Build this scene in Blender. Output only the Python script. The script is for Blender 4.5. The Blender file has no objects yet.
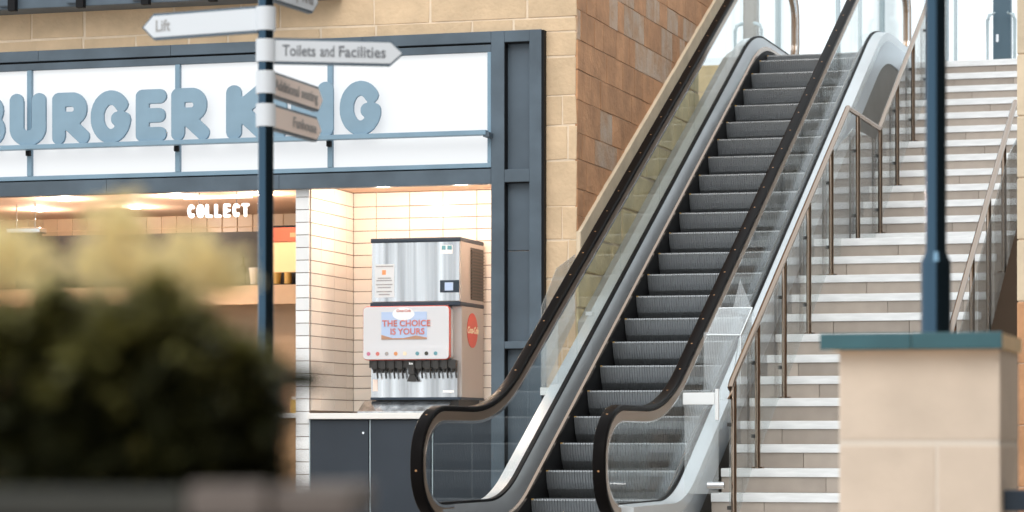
import bpy, bmesh, math, random
from math import sin, cos, pi, radians, tan, sqrt, atan2
from mathutils import Vector, Matrix

random.seed(7)
SC = bpy.context.scene
COL = SC.collection

# ------------------------------------------------------------------ camera
CAM_Z = 0.74
cd = bpy.data.cameras.new('camera')
cd.sensor_width = 36.0
cd.lens = 2830.0 / 1024.0 * 36.0
cd.shift_y = 184.0 / 1024.0
cd.clip_end = 400
cd.dof.use_dof = True
cd.dof.focus_distance = 21.8
cd.dof.aperture_fstop = 2.8
cam = bpy.data.objects.new('camera', cd)
COL.objects.link(cam)
cam.location = (0, 0, CAM_Z)
cam.rotation_euler = (radians(90), 0, radians(16.5))
SC.camera = cam

# ------------------------------------------------------------------ world, sun, exposure
w = bpy.data.worlds.new('sky')
SC.world = w
w.use_nodes = True
bg = w.node_tree.nodes['Background']
bg.inputs[0].default_value = (0.90, 0.96, 1.0, 1)
bg.inputs[1].default_value = 1.2
sun_d = bpy.data.lights.new('sun', 'SUN')
sun_d.energy = 1.3
sun_d.angle = radians(40)
sun_d.color = (1.0, 0.95, 0.88)
sun = bpy.data.objects.new('sun', sun_d)
COL.objects.link(sun)
sun.rotation_euler = (radians(48), 0, radians(10))
vs = SC.view_settings
vs.view_transform = 'Standard'
vs.look = 'None'
vs.gamma = 1.0
vs.use_curve_mapping = False
vs.exposure = 0.25

# ------------------------------------------------------------------ materials
MATS = {}

def mat(name, col, rough=0.6, metal=0.0, var=0.0, scale=6.0, bump=0.0, bscale=40.0, emit=None, estr=0.0,
        col2=None, stretch=None, spec=0.5, objrand=0.0, transl=0.0):
    m = bpy.data.materials.new(name)
    m.use_nodes = True
    nt = m.node_tree
    b = nt.nodes['Principled BSDF']
    b.inputs['Base Color'].default_value = (*col, 1)
    b.inputs['Roughness'].default_value = rough
    b.inputs['Metallic'].default_value = metal
    b.inputs['Specular IOR Level'].default_value = spec
    tc = nt.nodes.new('ShaderNodeTexCoord')
    vec = tc.outputs['Object']
    if stretch:
        mp = nt.nodes.new('ShaderNodeMapping')
        mp.inputs['Scale'].default_value = stretch
        nt.links.new(vec, mp.inputs[0])
        vec = mp.outputs[0]
    last = None
    if var > 0 or col2:
        n = nt.nodes.new('ShaderNodeTexNoise')
        n.inputs['Scale'].default_value = scale
        n.inputs['Detail'].default_value = 6
        nt.links.new(vec, n.inputs['Vector'])
        r = nt.nodes.new('ShaderNodeValToRGB')
        r.color_ramp.elements[0].position = 0.3
        r.color_ramp.elements[1].position = 0.7
        c2 = col2 if col2 else tuple(min(1, c * (1 + var)) for c in col)
        c1 = col if col2 else tuple(c * (1 - var) for c in col)
        r.color_ramp.elements[0].color = (*c1, 1)
        r.color_ramp.elements[1].color = (*c2, 1)
        nt.links.new(n.outputs['Fac'], r.inputs[0])
        last = r.outputs[0]
    if objrand > 0:
        oi = nt.nodes.new('ShaderNodeObjectInfo')
        mr = nt.nodes.new('ShaderNodeMapRange')
        mr.inputs[3].default_value = 1 - objrand
        mr.inputs[4].default_value = 1 + objrand
        nt.links.new(oi.outputs['Random'], mr.inputs[0])
        hs = nt.nodes.new('ShaderNodeHueSaturation')
        nt.links.new(mr.outputs[0], hs.inputs['Value'])
        if last is not None:
            nt.links.new(last, hs.inputs['Color'])
        else:
            hs.inputs['Color'].default_value = (*col, 1)
        last = hs.outputs[0]
    if last is not None:
        nt.links.new(last, b.inputs['Base Color'])
    if bump > 0:
        n2 = nt.nodes.new('ShaderNodeTexNoise')
        n2.inputs['Scale'].default_value = bscale
        n2.inputs['Detail'].default_value = 5
        nt.links.new(vec, n2.inputs['Vector'])
        bp = nt.nodes.new('ShaderNodeBump')
        bp.inputs['Strength'].default_value = bump
        bp.inputs['Distance'].default_value = 0.02
        nt.links.new(n2.outputs['Fac'], bp.inputs['Height'])
        nt.links.new(bp.outputs[0], b.inputs['Normal'])
    if emit:
        b.inputs['Emission Color'].default_value = (*emit, 1)
        b.inputs['Emission Strength'].default_value = estr
    if transl > 0:
        out = nt.nodes['Material Output']
        t = nt.nodes.new('ShaderNodeBsdfTranslucent')
        t.inputs[0].default_value = (*col, 1)
        if last is not None:
            nt.links.new(last, t.inputs[0])
        mx = nt.nodes.new('ShaderNodeMixShader')
        mx.inputs[0].default_value = transl
        nt.links.new(b.outputs[0], mx.inputs[1])
        nt.links.new(t.outputs[0], mx.inputs[2])
        nt.links.new(mx.outputs[0], out.inputs['Surface'])
    MATS[name] = m
    return m

def glass_mat(name, tint, refl=1.0, rough=0.0, haze=0.0):
    m = bpy.data.materials.new(name)
    m.use_nodes = True
    nt = m.node_tree
    nt.nodes.clear()
    out = nt.nodes.new('ShaderNodeOutputMaterial')
    tr = nt.nodes.new('ShaderNodeBsdfTransparent')
    tr.inputs[0].default_value = (*tint, 1)
    gl = nt.nodes.new('ShaderNodeBsdfGlossy')
    gl.inputs['Roughness'].default_value = rough
    ge = nt.nodes.new('ShaderNodeNewGeometry')
    dt = nt.nodes.new('ShaderNodeVectorMath')
    dt.operation = 'DOT_PRODUCT'
    nt.links.new(ge.outputs['Incoming'], dt.inputs[0])
    nt.links.new(ge.outputs['Normal'], dt.inputs[1])
    ab = nt.nodes.new('ShaderNodeMath')
    ab.operation = 'ABSOLUTE'
    nt.links.new(dt.outputs['Value'], ab.inputs[0])
    su = nt.nodes.new('ShaderNodeMath')
    su.operation = 'SUBTRACT'
    su.inputs[0].default_value = 1.0
    nt.links.new(ab.outputs[0], su.inputs[1])
    pw_ = nt.nodes.new('ShaderNodeMath')
    pw_.operation = 'POWER'
    pw_.inputs[1].default_value = 5.0
    nt.links.new(su.outputs[0], pw_.inputs[0])
    mu = nt.nodes.new('ShaderNodeMath')
    mu.operation = 'MULTIPLY_ADD'
    mu.inputs[1].default_value = 0.9 * refl
    mu.inputs[2].default_value = 0.04 * refl
    nt.links.new(pw_.outputs[0], mu.inputs[0])
    mx = nt.nodes.new('ShaderNodeMixShader')
    nt.links.new(mu.outputs[0], mx.inputs[0])
    nt.links.new(tr.outputs[0], mx.inputs[1])
    nt.links.new(gl.outputs[0], mx.inputs[2])
    last = mx.outputs[0]
    if haze > 0:
        df = nt.nodes.new('ShaderNodeBsdfDiffuse')
        df.inputs[0].default_value = (0.9, 0.93, 0.95, 1)
        m2 = nt.nodes.new('ShaderNodeMixShader')
        m2.inputs[0].default_value = haze
        nt.links.new(last, m2.inputs[1])
        nt.links.new(df.outputs[0], m2.inputs[2])
        last = m2.outputs[0]
    nt.links.new(last, out.inputs['Surface'])
    MATS[name] = m
    return m

mat('floor', (0.42, 0.37, 0.32), 0.35, var=0.12, scale=2)
mat('shade_wall_dark', (0.10, 0.085, 0.07), 0.8, var=0.2, scale=1)
mat('stone', (0.66, 0.485, 0.315), 0.9, var=0.10, scale=5, bump=0.4, bscale=25, objrand=0.05)
mat('mortar', (0.76, 0.62, 0.47), 0.95, var=0.1, scale=9)
mat('stone_brown', (0.56, 0.295, 0.155), 0.9, var=0.2, scale=4, bump=0.5, bscale=22, objrand=0.09)
mat('stone_worn', (0.55, 0.335, 0.205), 0.95, col2=(0.60, 0.47, 0.37), scale=6, bump=0.7, bscale=22, objrand=0.10)
mat('mortar_brown', (0.60, 0.39, 0.25), 0.95, var=0.15, scale=9)
mat('stone_pale', (0.72, 0.59, 0.43), 0.9, var=0.1, scale=4, bump=0.3, bscale=20, objrand=0.05)
mat('stone_yellow', (0.80, 0.66, 0.40), 0.9, var=0.14, scale=5, bump=0.5, bscale=24, objrand=0.07)
mat('steel_blue', (0.075, 0.105, 0.135), 0.45, var=0.22, scale=3, objrand=0.03)
mat('steel_panel', (0.072, 0.10, 0.13), 0.42, var=0.16, scale=2.5)
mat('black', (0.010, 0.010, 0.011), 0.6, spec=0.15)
mat('rubber', (0.008, 0.007, 0.007), 0.3, spec=0.02)
mat('dot_brown', (0.42, 0.22, 0.10), 0.4, 0.2)
mat('sign_white', (0.32, 0.33, 0.34), 0.5, emit=(0.96, 0.98, 1.0), estr=0.55)
mat('letter_blue', (0.215, 0.325, 0.415), 0.5, var=0.10, scale=3)
mat('bar_blue', (0.20, 0.31, 0.40), 0.45, var=0.1, scale=3)
mat('tile', (0.86, 0.80, 0.73), 0.22, objrand=0.04)
mat('tile_white', (0.80, 0.80, 0.80), 0.22, objrand=0.05)
mat('grout', (0.24, 0.18, 0.14), 0.9)
mat('counter_white', (0.80, 0.78, 0.75), 0.35)
mat('cabinet', (0.034, 0.043, 0.056), 0.5, var=0.12, scale=1.5, spec=0.25)
mat('chrome', (0.75, 0.76, 0.78), 0.14, 1.0)
mat('steel', (0.64, 0.68, 0.73), 0.27, 1.0, var=0.10, scale=2, stretch=(14, 14, 0.5))
mat('steel_sheet', (0.54, 0.55, 0.56), 0.22, 0.92, var=0.42, scale=1.2, stretch=(10, 10, 0.15))  # dark vertical reflections are put into the colour as streaks
mat('deck_inner', (0.36, 0.37, 0.385), 0.30, 0.75, var=0.1, scale=1.5)
mat('deck_outer', (0.74, 0.79, 0.83), 0.26, 0.3, var=0.05, scale=1.5)
mat('fascia_steel', (0.60, 0.65, 0.70), 0.35, 0.6, var=0.06, scale=1.5)
mat('trim_copper', (0.36, 0.27, 0.21), 0.25, 1.0)
mat('guide_bronze_lit', (0.36, 0.25, 0.17), 0.3, 0.7)  # bronze guide, with warm light on the handrail's side in its colour
mat('clad_grey', (0.17, 0.155, 0.14), 0.6, var=0.12, scale=2)
mat('plate_grey', (0.36, 0.35, 0.32), 0.6, var=0.15, scale=3)
mat('step_alu', (0.27, 0.285, 0.30), 0.36, 0.7, var=0.12, scale=3)
mat('step_dark', (0.045, 0.045, 0.047), 0.5, 0.6)
mat('yellow', (0.50, 0.30, 0.07), 0.5)
mat('tread', (0.80, 0.81, 0.82), 0.4, var=0.12, scale=4, stretch=(1, 6, 6))
mat('riser', (0.37, 0.315, 0.27), 0.5, var=0.12, scale=4, objrand=0.14)
mat('stair_core', (0.22, 0.20, 0.18), 0.8)
mat('rail_steel', (0.36, 0.275, 0.215), 0.13, 1.0)
mat('dark_bronze', (0.06, 0.038, 0.024), 0.85, spec=0.1)
mat('frame_light', (0.45, 0.55, 0.60), 0.5)
mat('frame_dark', (0.06, 0.11, 0.15), 0.5)
mat('timber_grey', (0.24, 0.215, 0.18), 0.6, var=0.2, scale=3)
mat('pole_blue', (0.05, 0.088, 0.125), 0.14, 1.0)
mat('sign_face', (0.66, 0.69, 0.73), 0.45)
mat('sign_face_warm', (0.88, 0.72, 0.64), 0.45)
mat('sign_back', (0.10, 0.14, 0.18), 0.5)
mat('ink', (0.16, 0.17, 0.19), 0.6)
mat('sticker', (0.70, 0.70, 0.70), 0.35, 0.5)
mat('ink_soft', (0.33, 0.32, 0.32), 0.6)
mat('pier_stone', (0.76, 0.62, 0.50), 0.9, var=0.08, scale=3.5, bump=0.25, bscale=14, objrand=0.03)
mat('pier_mortar', (0.80, 0.70, 0.60), 0.95)
mat('coping_teal', (0.035, 0.115, 0.135), 0.4, var=0.15, scale=5)
mat('coping_warm_lit', (0.85, 0.60, 0.33), 0.6, var=0.12, scale=5)  # warm light on the coping's side put into its colour
mat('planter_grey', (0.05, 0.05, 0.043), 0.8, var=0.2, scale=5)
mat('planter_pale', (0.17, 0.14, 0.125), 0.8, var=0.15, scale=9)
mat('soil', (0.03, 0.022, 0.015), 0.95)
mat('leaf_dark', (0.024, 0.025, 0.007), 0.6, var=0.35, scale=12, transl=0.08, spec=0.25)  # deep shade inside the hedge is put into this leaf colour
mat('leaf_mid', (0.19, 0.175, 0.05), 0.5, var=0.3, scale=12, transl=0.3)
mat('leaf_pale', (0.90, 0.73, 0.38), 0.5, var=0.15, scale=12, transl=0.45)
mat('stem', (0.06, 0.045, 0.025), 0.8)
mat('neon', (0.9, 0.9, 0.9), 0.5, emit=(1.0, 0.99, 0.96), estr=1.6)
mat('lamp_glow', (1, 1, 1), 0.5, emit=(1.0, 0.88, 0.72), estr=9.0)
mat('ceiling_warm', (0.72, 0.50, 0.36), 0.8)
mat('grout_dark', (0.10, 0.07, 0.05), 0.9)
mat('wall_warm', (0.66, 0.49, 0.33), 0.8, var=0.1, scale=2)
mat('tile_warm', (0.50, 0.36, 0.24), 0.35, objrand=0.08)
mat('menu_red', (0.42, 0.09, 0.04), 0.6)
mat('menu_glow', (0.6, 0.42, 0.22), 0.6, emit=(1.0, 0.66, 0.32), estr=0.18)
mat('wood_warm', (0.42, 0.24, 0.11), 0.5, var=0.2, scale=3, stretch=(6, 6, 0.6))
mat('bottle_dark', (0.05, 0.045, 0.03), 0.15)
mat('cup_white', (0.8, 0.76, 0.68), 0.4)
mat('cup_gold', (0.70, 0.45, 0.12), 0.3)
mat('machine_side', (0.46, 0.42, 0.395), 0.4, 0.5)
mat('vent_black', (0.03, 0.028, 0.026), 0.5)
mat('louvre_brown', (0.07, 0.055, 0.045), 0.5)
mat('trim_navy', (0.028, 0.042, 0.062), 0.5, spec=0.3)
mat('panel_white', (0.66, 0.665, 0.69), 0.3)
mat('red_line', (0.62, 0.09, 0.06), 0.4)
mat('screen_sky', (0.46, 0.58, 0.80), 0.3)
mat('screen_white', (0.85, 0.87, 0.88), 0.3)
mat('text_red', (0.62, 0.18, 0.15), 0.4)
mat('sand', (0.45, 0.25, 0.16), 0.5)
mat('disc_red', (0.62, 0.07, 0.045), 0.4)
mat('cream', (0.85, 0.72, 0.52), 0.5)
mat('icon_blue', (0.12, 0.3, 0.35), 0.4)
mat('icon_orange', (0.7, 0.3, 0.12), 0.4)
mat('icon_pink', (0.55, 0.18, 0.28), 0.4)
mat('white_plastic', (0.84, 0.86, 0.87), 0.4)
mat('acoustic', (0.5, 0.46, 0.4), 0.8)
glass_mat('glass', (0.955, 0.97, 0.965), 0.45)
glass_mat('glass_stair', (0.93, 0.945, 0.94), 0.8, haze=0.07)  # haze puts bright reflections in as a pale veil
glass_mat('glass_clear', (0.975, 0.985, 0.985), 0.5)
glass_mat('glass_acrylic', (0.95, 0.965, 0.97), 1.3, 0.05, haze=0.12)
mat('acrylic_edge', (0.85, 0.90, 0.93), 0.2)

# ------------------------------------------------------------------ helpers
def link(name, me, m, parent=None):
    o = bpy.data.objects.new(name, me)
    COL.objects.link(o)
    if m is not None and not me.materials:
        me.materials.append(MATS[m] if isinstance(m, str) else m)
    if parent is not None:
        o.parent = parent
    return o

def obj(name, bm, m, parent=None, smooth=False, loc=None):
    me = bpy.data.meshes.new(name)
    bmesh.ops.recalc_face_normals(bm, faces=bm.faces)
    bm.to_mesh(me)
    bm.free()
    if smooth:
        for p in me.polygons:
            p.use_smooth = True
        try:
            me.set_sharp_from_angle(angle=radians(40))
        except Exception:
            pass
    o = link(name, me, m, parent)
    if loc is not None:
        if parent is None:
            o.location = loc
        else:
            o.location = loc
    return o

def thing(name, label, cat, group=None, loc=(0, 0, 0), rotz=0):
    o = bpy.data.objects.new(name, None)
    COL.objects.link(o)
    o.location = loc
    o.rotation_euler = (0, 0, rotz)
    return tag(o, label, cat, group)

def tag(o, label, cat, group=None, kind=None):
    o['label'] = label
    o['category'] = cat
    if group:
        o['group'] = group
    if kind:
        o['kind'] = kind
    return o

def struct(name, bm, m, label, cat, smooth=False):
    o = obj(name, bm, m, None, smooth)
    o['kind'] = 'structure'
    return tag(o, label, cat)

def box(bm, x0, x1, y0, y1, z0, z1, bev=0.0):
    v = [bm.verts.new(p) for p in ((x0, y0, z0), (x1, y0, z0), (x1, y1, z0), (x0, y1, z0),
                                   (x0, y0, z1), (x1, y0, z1), (x1, y1, z1), (x0, y1, z1))]
    fs = [bm.faces.new([v[i] for i in f]) for f in ((0, 3, 2, 1), (4, 5, 6, 7), (0, 1, 5, 4), (1, 2, 6, 5), (2, 3, 7, 6), (3, 0, 4, 7))]
    if bev > 0:
        es = set(e for f in fs for e in f.edges)
        bmesh.ops.bevel(bm, geom=list(es), offset=bev, segments=2, affect='EDGES', profile=0.6)
    return bm

def B(*a, **k):
    return box(bmesh.new(), *a, **k)

def prism(bm, pts, axis, a, b):
    """polygon pts (u,v) extruded along axis between a and b; axis 'y': (u=x,v=z); 'x': (u=y,v=z); 'z': (u=x,v=y)"""
    def P(u, v, t):
        return {'y': (u, t, v), 'x': (t, u, v), 'z': (u, v, t)}[axis]
    n = len(pts)
    va = [bm.verts.new(P(u, v, a)) for u, v in pts]
    vb = [bm.verts.new(P(u, v, b)) for u, v in pts]
    bm.faces.new(va)
    bm.faces.new(vb[::-1])
    for i in range(n):
        j = (i + 1) % n
        bm.faces.new((va[j], va[i], vb[i], vb[j]))
    return bm

def slab(bm, pts, axis, front, back, ch=0.006):
    """a stone / tile: polygon with a chamfered front face"""
    def P(u, v, t):
        return {'y': (u, t, v), 'x': (t, u, v), 'z': (u, v, t)}[axis]
    cu = sum(p[0] for p in pts) / len(pts)
    cv = sum(p[1] for p in pts) / len(pts)
    n = len(pts)
    s = 1 if back > front else -1
    inn = []
    for u, v in pts:
        du, dv = cu - u, cv - v
        L = sqrt(du * du + dv * dv) + 1e-9
        k = min(ch * 1.4, L * 0.4) / L
        inn.append((u + du * k, v + dv * k))
    vf = [bm.verts.new(P(u, v, front)) for u, v in inn]
    vm = [bm.verts.new(P(u, v, front + s * ch)) for u, v in pts]
    vb = [bm.verts.new(P(u, v, back)) for u, v in pts]
    bm.faces.new(vf)
    bm.faces.new(vb[::-1])
    for i in range(n):
        j = (i + 1) % n
        bm.faces.new((vf[j], vf[i], vm[i], vm[j]))
        bm.faces.new((vm[j], vm[i], vb[i], vb[j]))
    return bm

def clip(poly, a, b, c):
    """keep a*u+b*v+c>=0"""
    out = []
    n = len(poly)
    for i in range(n):
        p, q = poly[i], poly[(i + 1) % n]
        dp, dq = a * p[0] + b * p[1] + c, a * q[0] + b * q[1] + c
        if dp >= 0:
            out.append(p)
        if (dp >= 0) != (dq >= 0):
            t = dp / (dp - dq)
            out.append((p[0] + t * (q[0] - p[0]), p[1] + t * (q[1] - p[1])))
    return out

def area(poly):
    return abs(sum(poly[i][0] * poly[(i + 1) % len(poly)][1] - poly[(i + 1) % len(poly)][0] * poly[i][1] for i in range(len(poly)))) / 2

def cyl(bm, p0, p1, r0, r1=None, n=16, cap=True):
    r1 = r0 if r1 is None else r1
    p0, p1 = Vector(p0), Vector(p1)
    d = (p1 - p0).normalized()
    a = Vector((0, 0, 1)) if abs(d.z) < 0.9 else Vector((1, 0, 0))
    u = d.cross(a).normalized()
    v = d.cross(u)
    A = [bm.verts.new(p0 + (u * cos(2 * pi * i / n) + v * sin(2 * pi * i / n)) * r0) for i in range(n)]
    C = [bm.verts.new(p1 + (u * cos(2 * pi * i / n) + v * sin(2 * pi * i / n)) * r1) for i in range(n)]
    for i in range(n):
        j = (i + 1) % n
        bm.faces.new((A[i], A[j], C[j], C[i]))
    if cap:
        bm.faces.new(A[::-1])
        bm.faces.new(C)
    return bm

def tube(bm, pts, r, n=12):
    pts = [Vector(p) for p in pts]
    rings = []
    for i, p in enumerate(pts):
        if i == 0:
            d = (pts[1] - p).normalized()
        elif i == len(pts) - 1:
            d = (p - pts[-2]).normalized()
        else:
            d = ((p - pts[i - 1]).normalized() + (pts[i + 1] - p).normalized()).normalized()
        a = Vector((0, 0, 1)) if abs(d.z) < 0.95 else Vector((0, 1, 0))
        u = d.cross(a).normalized()
        v = d.cross(u)
        k = 1.0
        rings.append([bm.verts.new(p + (u * cos(2 * pi * t / n) + v * sin(2 * pi * t / n)) * r * k) for t in range(n)])
    for a_, b_ in zip(rings[:-1], rings[1:]):
        for t in range(n):
            j = (t + 1) % n
            bm.faces.new((a_[t], a_[j], b_[j], b_[t]))
    bm.faces.new(rings[0][::-1])
    bm.faces.new(rings[-1])
    return bm

def sweep(bm, path, sect, x0, normal=True):
    """path of (y,z); sect of (u lateral, v up). v follows the path normal if normal else world z"""
    rings = []
    n = len(path)
    for i, (y, z) in enumerate(path):
        a = path[max(0, i - 1)]
        b = path[min(n - 1, i + 1)]
        dy, dz = b[0] - a[0], b[1] - a[1]
        L = sqrt(dy * dy + dz * dz) + 1e-9
        ny, nz = (-dz / L, dy / L) if normal else (0, 1)
        rings.append([bm.verts.new((x0 + u, y + ny * v, z + nz * v)) for u, v in sect])
    m = len(sect)
    for a_, b_ in zip(rings[:-1], rings[1:]):
        for t in range(m):
            j = (t + 1) % m
            bm.faces.new((a_[t], a_[j], b_[j], b_[t]))
    bm.faces.new(rings[0][::-1])
    bm.faces.new(rings[-1])
    return bm

def text_mesh(body, size, ext=0.002, offset=0.0, align='CENTER', shear=0.0, space=1.0):
    """text facing -Y, x to the right, z up, standing in the plane y=0"""
    c = bpy.data.curves.new('lettering', 'FONT')
    c.body = body
    c.size = size
    c.extrude = ext
    c.offset = offset
    c.align_x = align
    c.align_y = 'CENTER'
    c.shear = shear
    c.space_character = space
    c.space_word = 0.85
    c.resolution_u = 3
    o = bpy.data.objects.new('lettering', c)
    COL.objects.link(o)
    dg = bpy.context.evaluated_depsgraph_get()
    me = bpy.data.meshes.new_from_object(o.evaluated_get(dg))
    bpy.data.objects.remove(o)
    for v in me.vertices:
        x, y, z = v.co
        v.co = (x, -z, y)
    me.materials.clear()
    return me

def rounded(x0, x1, z0, z1, r, n=5):
    pts = []
    for cx, cz, a0 in ((x1 - r, z0 + r, -90), (x1 - r, z1 - r, 0), (x0 + r, z1 - r, 90), (x0 + r, z0 + r, 180)):
        for i in range(n + 1):
            a = radians(a0 + 90 * i / n)
            pts.append((cx + r * cos(a), cz + r * sin(a)))
    return pts

# ------------------------------------------------------------------ the site: key dimensions (metres)
TAN = 0.516                        # pitch of escalator and stairs
Z2 = 4.78                          # upper floor level
YS = 22.63                         # face of the shop wall
XW = -6.14                         # face of the stone side wall
EX = -5.27                         # centre line of the escalator
def zn(y):                         # line through the escalator step noses
    return 0.31 + (y - 20.0) * TAN
def yn(z):
    return 20.0 + (z - 0.31) / TAN

def rake_path(a, h, c, y0, y1, r1, r2, n=10):
    al = math.atan(TAN)
    ya, yc = yn(a - h), yn(c - h)
    pts = [(y0, a)]
    T = r1 * tan(al / 2)
    for i in range(n + 1):
        t = al * i / n
        pts.append((ya - T + r1 * sin(t), a + r1 * (1 - cos(t))))
    T = r2 * tan(al / 2)
    for i in range(n + 1):
        t = al * (1 - i / n)
        pts.append((yc + T - r2 * sin(t), c - r2 * (1 - cos(t))))
    pts.append((y1, c))
    return pts

def path_z(path, y):
    for (a, za), (b, zb) in zip(path[:-1], path[1:]):
        if a <= y <= b and b > a:
            return za + (zb - za) * (y - a) / (b - a)
    return path[0][1] if y < path[0][0] else path[-1][1]

# ------------------------------------------------------------------ floor, upper floor
struct('floor', B(-30, 14, -6, 30, -0.3, 0.0), 'floor', 'beige stone floor of the lower concourse', 'floor')
bm = bmesh.new()
box(bm, -16, 8, 31.0, 48, Z2 - 0.35, Z2)
struct('floor_upper', bm, 'floor', 'upper floor at the head of the stairs and escalator', 'floor')

struct('shade_wall', B(2.6, 3.2, -14, 29, 0, 9.5), 'shade_wall_dark', 'unseen dark wall added on the right to shade the concourse', 'wall')  # unseen wall, added to darken reflections and right-facing sides
# ------------------------------------------------------------------ stone walls
def stone_piece(parent, poly, axis, front, back, m, gap=0.007, ch=0.008, jit=0.006):
    if len(poly) < 3 or area(poly) < 0.004:
        return
    cu = sum(p[0] for p in poly) / len(poly)
    cv = sum(p[1] for p in poly) / len(poly)
    us = [p[0] for p in poly]
    vs_ = [p[1] for p in poly]
    su = max(0.3, 1 - 2 * gap / max(0.02, max(us) - min(us)))
    sv = max(0.3, 1 - 2 * gap / max(0.02, max(vs_) - min(vs_)))
    pts = [(cu + (u - cu) * su + random.uniform(-jit, jit) * .5, cv + (v - cv) * sv + random.uniform(-jit, jit) * .5) for u, v in poly]
    bm = bmesh.new()
    slab(bm, pts, axis, front, back, ch)
    o = obj('stone', bm, m, parent)
    return o

# wall_front: around and over the shop front
bm = bmesh.new()
box(bm, -13.5, XW - .02, YS + 0.004, YS + 0.25, 4.10, 6.2)
box(bm, -6.45, XW - .02, YS + 0.004, YS + 0.25, 0.0, 4.10)
wf = struct('wall_front', bm, 'mortar', 'sandstone block wall above and beside the shop front', 'wall')
zs = [0.0, 0.30, 0.58, 0.88, 1.2, 1.5, 1.78, 2.08, 2.40, 2.68, 3.06, 3.35, 3.60, 3.92, 4.25, 4.55, 4.85, 5.15, 5.45, 5.8]
for k in range(len(zs) - 1):
    z0, z1 = zs[k], zs[k + 1]
    if z1 > 4.12:
        x = -13.4 + random.uniform(0, .5)
        zl = max(z0, 4.13)
        while x < XW - 0.02:
            L = random.choice((0.36, 0.5, 0.62, 0.85))
            x1 = min(x + L, XW)
            if XW - x1 < 0.2:
                x1 = XW
            zq = z0 if x > -6.46 else zl
            stone_piece(wf, [(x, zq), (x1, zq), (x1, z1), (x, z1)], 'y', YS - random.uniform(0, .003), YS + 0.03, 'stone', gap=0.009, ch=.003, jit=.012)
            x = x1
    if z0 < 4.12:
        cut = random.choice((None, -6.22, -6.27)) if k > 3 else None
        xs = [-6.44, XW] if cut is None else [-6.44, cut, XW]
        for a, b in zip(xs[:-1], xs[1:]):
            zu = min(z1, 4.13)
            stone_piece(wf, [(a, z0), (b, z0), (b, zu), (a, zu)], 'y', YS - random.uniform(0, .003), YS + 0.03, 'stone', gap=0.008, ch=.003, jit=.012)

# wall_left: brown weathered stone above a raking band, pale band, lower stone below it
HB1, HB0 = 0.80, 0.50              # raking band between these heights above the nose line
bm = bmesh.new()
yt = 20 + (7.2 - HB0 - 0.31) / TAN
prism(bm, [(YS + .02, zn(YS) + HB0), (yt, 7.2), (YS + .02, 7.2)], 'x', XW - 0.25, XW - 0.004)
wl = struct('wall_left', bm, 'mortar_brown', 'brown weathered stone wall rising beside the escalator', 'wall')
z = 1.42
row = 0
while z < 7.1:
    h = random.choice((0.22, 0.25, 0.27))
    y = YS + 0.005
    first = True
    worn = 4.0 < z < 4.75 or random.random() < .12
    while y < 30:
        L = random.choice((0.30, 0.42, 0.55, 0.75)) if not worn else random.choice((0.22, 0.3, 0.45))
        if first and row % 2:
            L *= 0.5
        first = False
        poly = [(y, z), (y + L, z), (y + L, z + h), (y, z + h)]
        # above the raking line
        poly = clip(poly, -TAN, 1, -(0.31 - 20 * TAN + HB1))
        poly = clip(poly, 0, -1, 7.1)
        if len(poly) > 2:
            stone_piece(wl, poly, 'x', XW + random.uniform(-.001, .003), XW - 0.04,
                        'stone_worn' if (worn and random.random() < .5) or random.random() < .05 else 'stone_brown', gap=0.004, ch=0.002)
        y += L
    z += h
    row += 1
# raking band, slightly proud
y = YS + 0.0
while y < 29.4:
    y1 = y + random.choice((0.8, 1.0, 1.2))
    poly = [(y + .003, zn(y) + HB0), (y1 - .003, zn(y1) + HB0), (y1 - .003, zn(y1) + HB1), (y + .003, zn(y) + HB1)]
    bm = bmesh.new()
    slab(bm, poly, 'x', XW + 0.03, XW - 0.06, 0.006)
    obj('band_stone', bm, 'stone_pale', wl)
    y = y1

bm = bmesh.new()
ytop = 20 + (Z2 - HB0 - 0.31) / TAN
prism(bm, [(YS + .02, -0.0), (27.2, 0.0), (27.2, zn(27.2) + HB0), (YS + .02, zn(YS) + HB0)], 'x', XW - 0.25, XW - 0.008)
wb = struct('wall_lower', bm, 'mortar', 'yellow stone wall seen through the escalator glass', 'wall')
z = 0.0
row = 0
while z < Z2 - 0.05:
    h = random.choice((0.27, 0.30, 0.34))
    z1 = min(z + h, Z2)
    y = YS + 0.005
    while y < 27.1:
        L = random.choice((0.4, 0.55, 0.7, 0.9))
        if y == YS + 0.005 and row % 2:
            L *= 0.5
        y1 = min(y + L, 27.2)
        poly = [(y, z), (y1, z), (y1, z1), (y, z1)]
        poly = clip(poly, TAN, -1, (0.31 - 20 * TAN + HB0))     # below the band
        poly = clip(poly, -TAN, 1, -(0.31 - 20 * TAN - 0.75))   # the rest hides under the escalator
        if len(poly) > 2:
            stone_piece(wb, poly, 'x', XW + random.uniform(-.004, .008), XW - 0.04, 'stone_yellow', gap=0.008)
        y += L
    z = z1
    row += 1

bm = B(-9.5, -6.05, 30.9, 30.99, 0, Z2 + .14)
wh = struct('wall_head', bm, 'mortar', 'yellow stone wall under the edge of the upper floor', 'wall')
for k in range(5):
    z1 = Z2 + .14 - .3 * k
    x = -9.5 + .2 * (k % 2)
    while x < -6.1:
        x1 = min(x + random.choice((.4, .55, .7)), -6.06)
        stone_piece(wh, [(x, z1 - .3), (x1, z1 - .3), (x1, z1), (x, z1)], 'y', 30.892, 30.92, 'stone_yellow', gap=.006)
        x = x1

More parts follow.
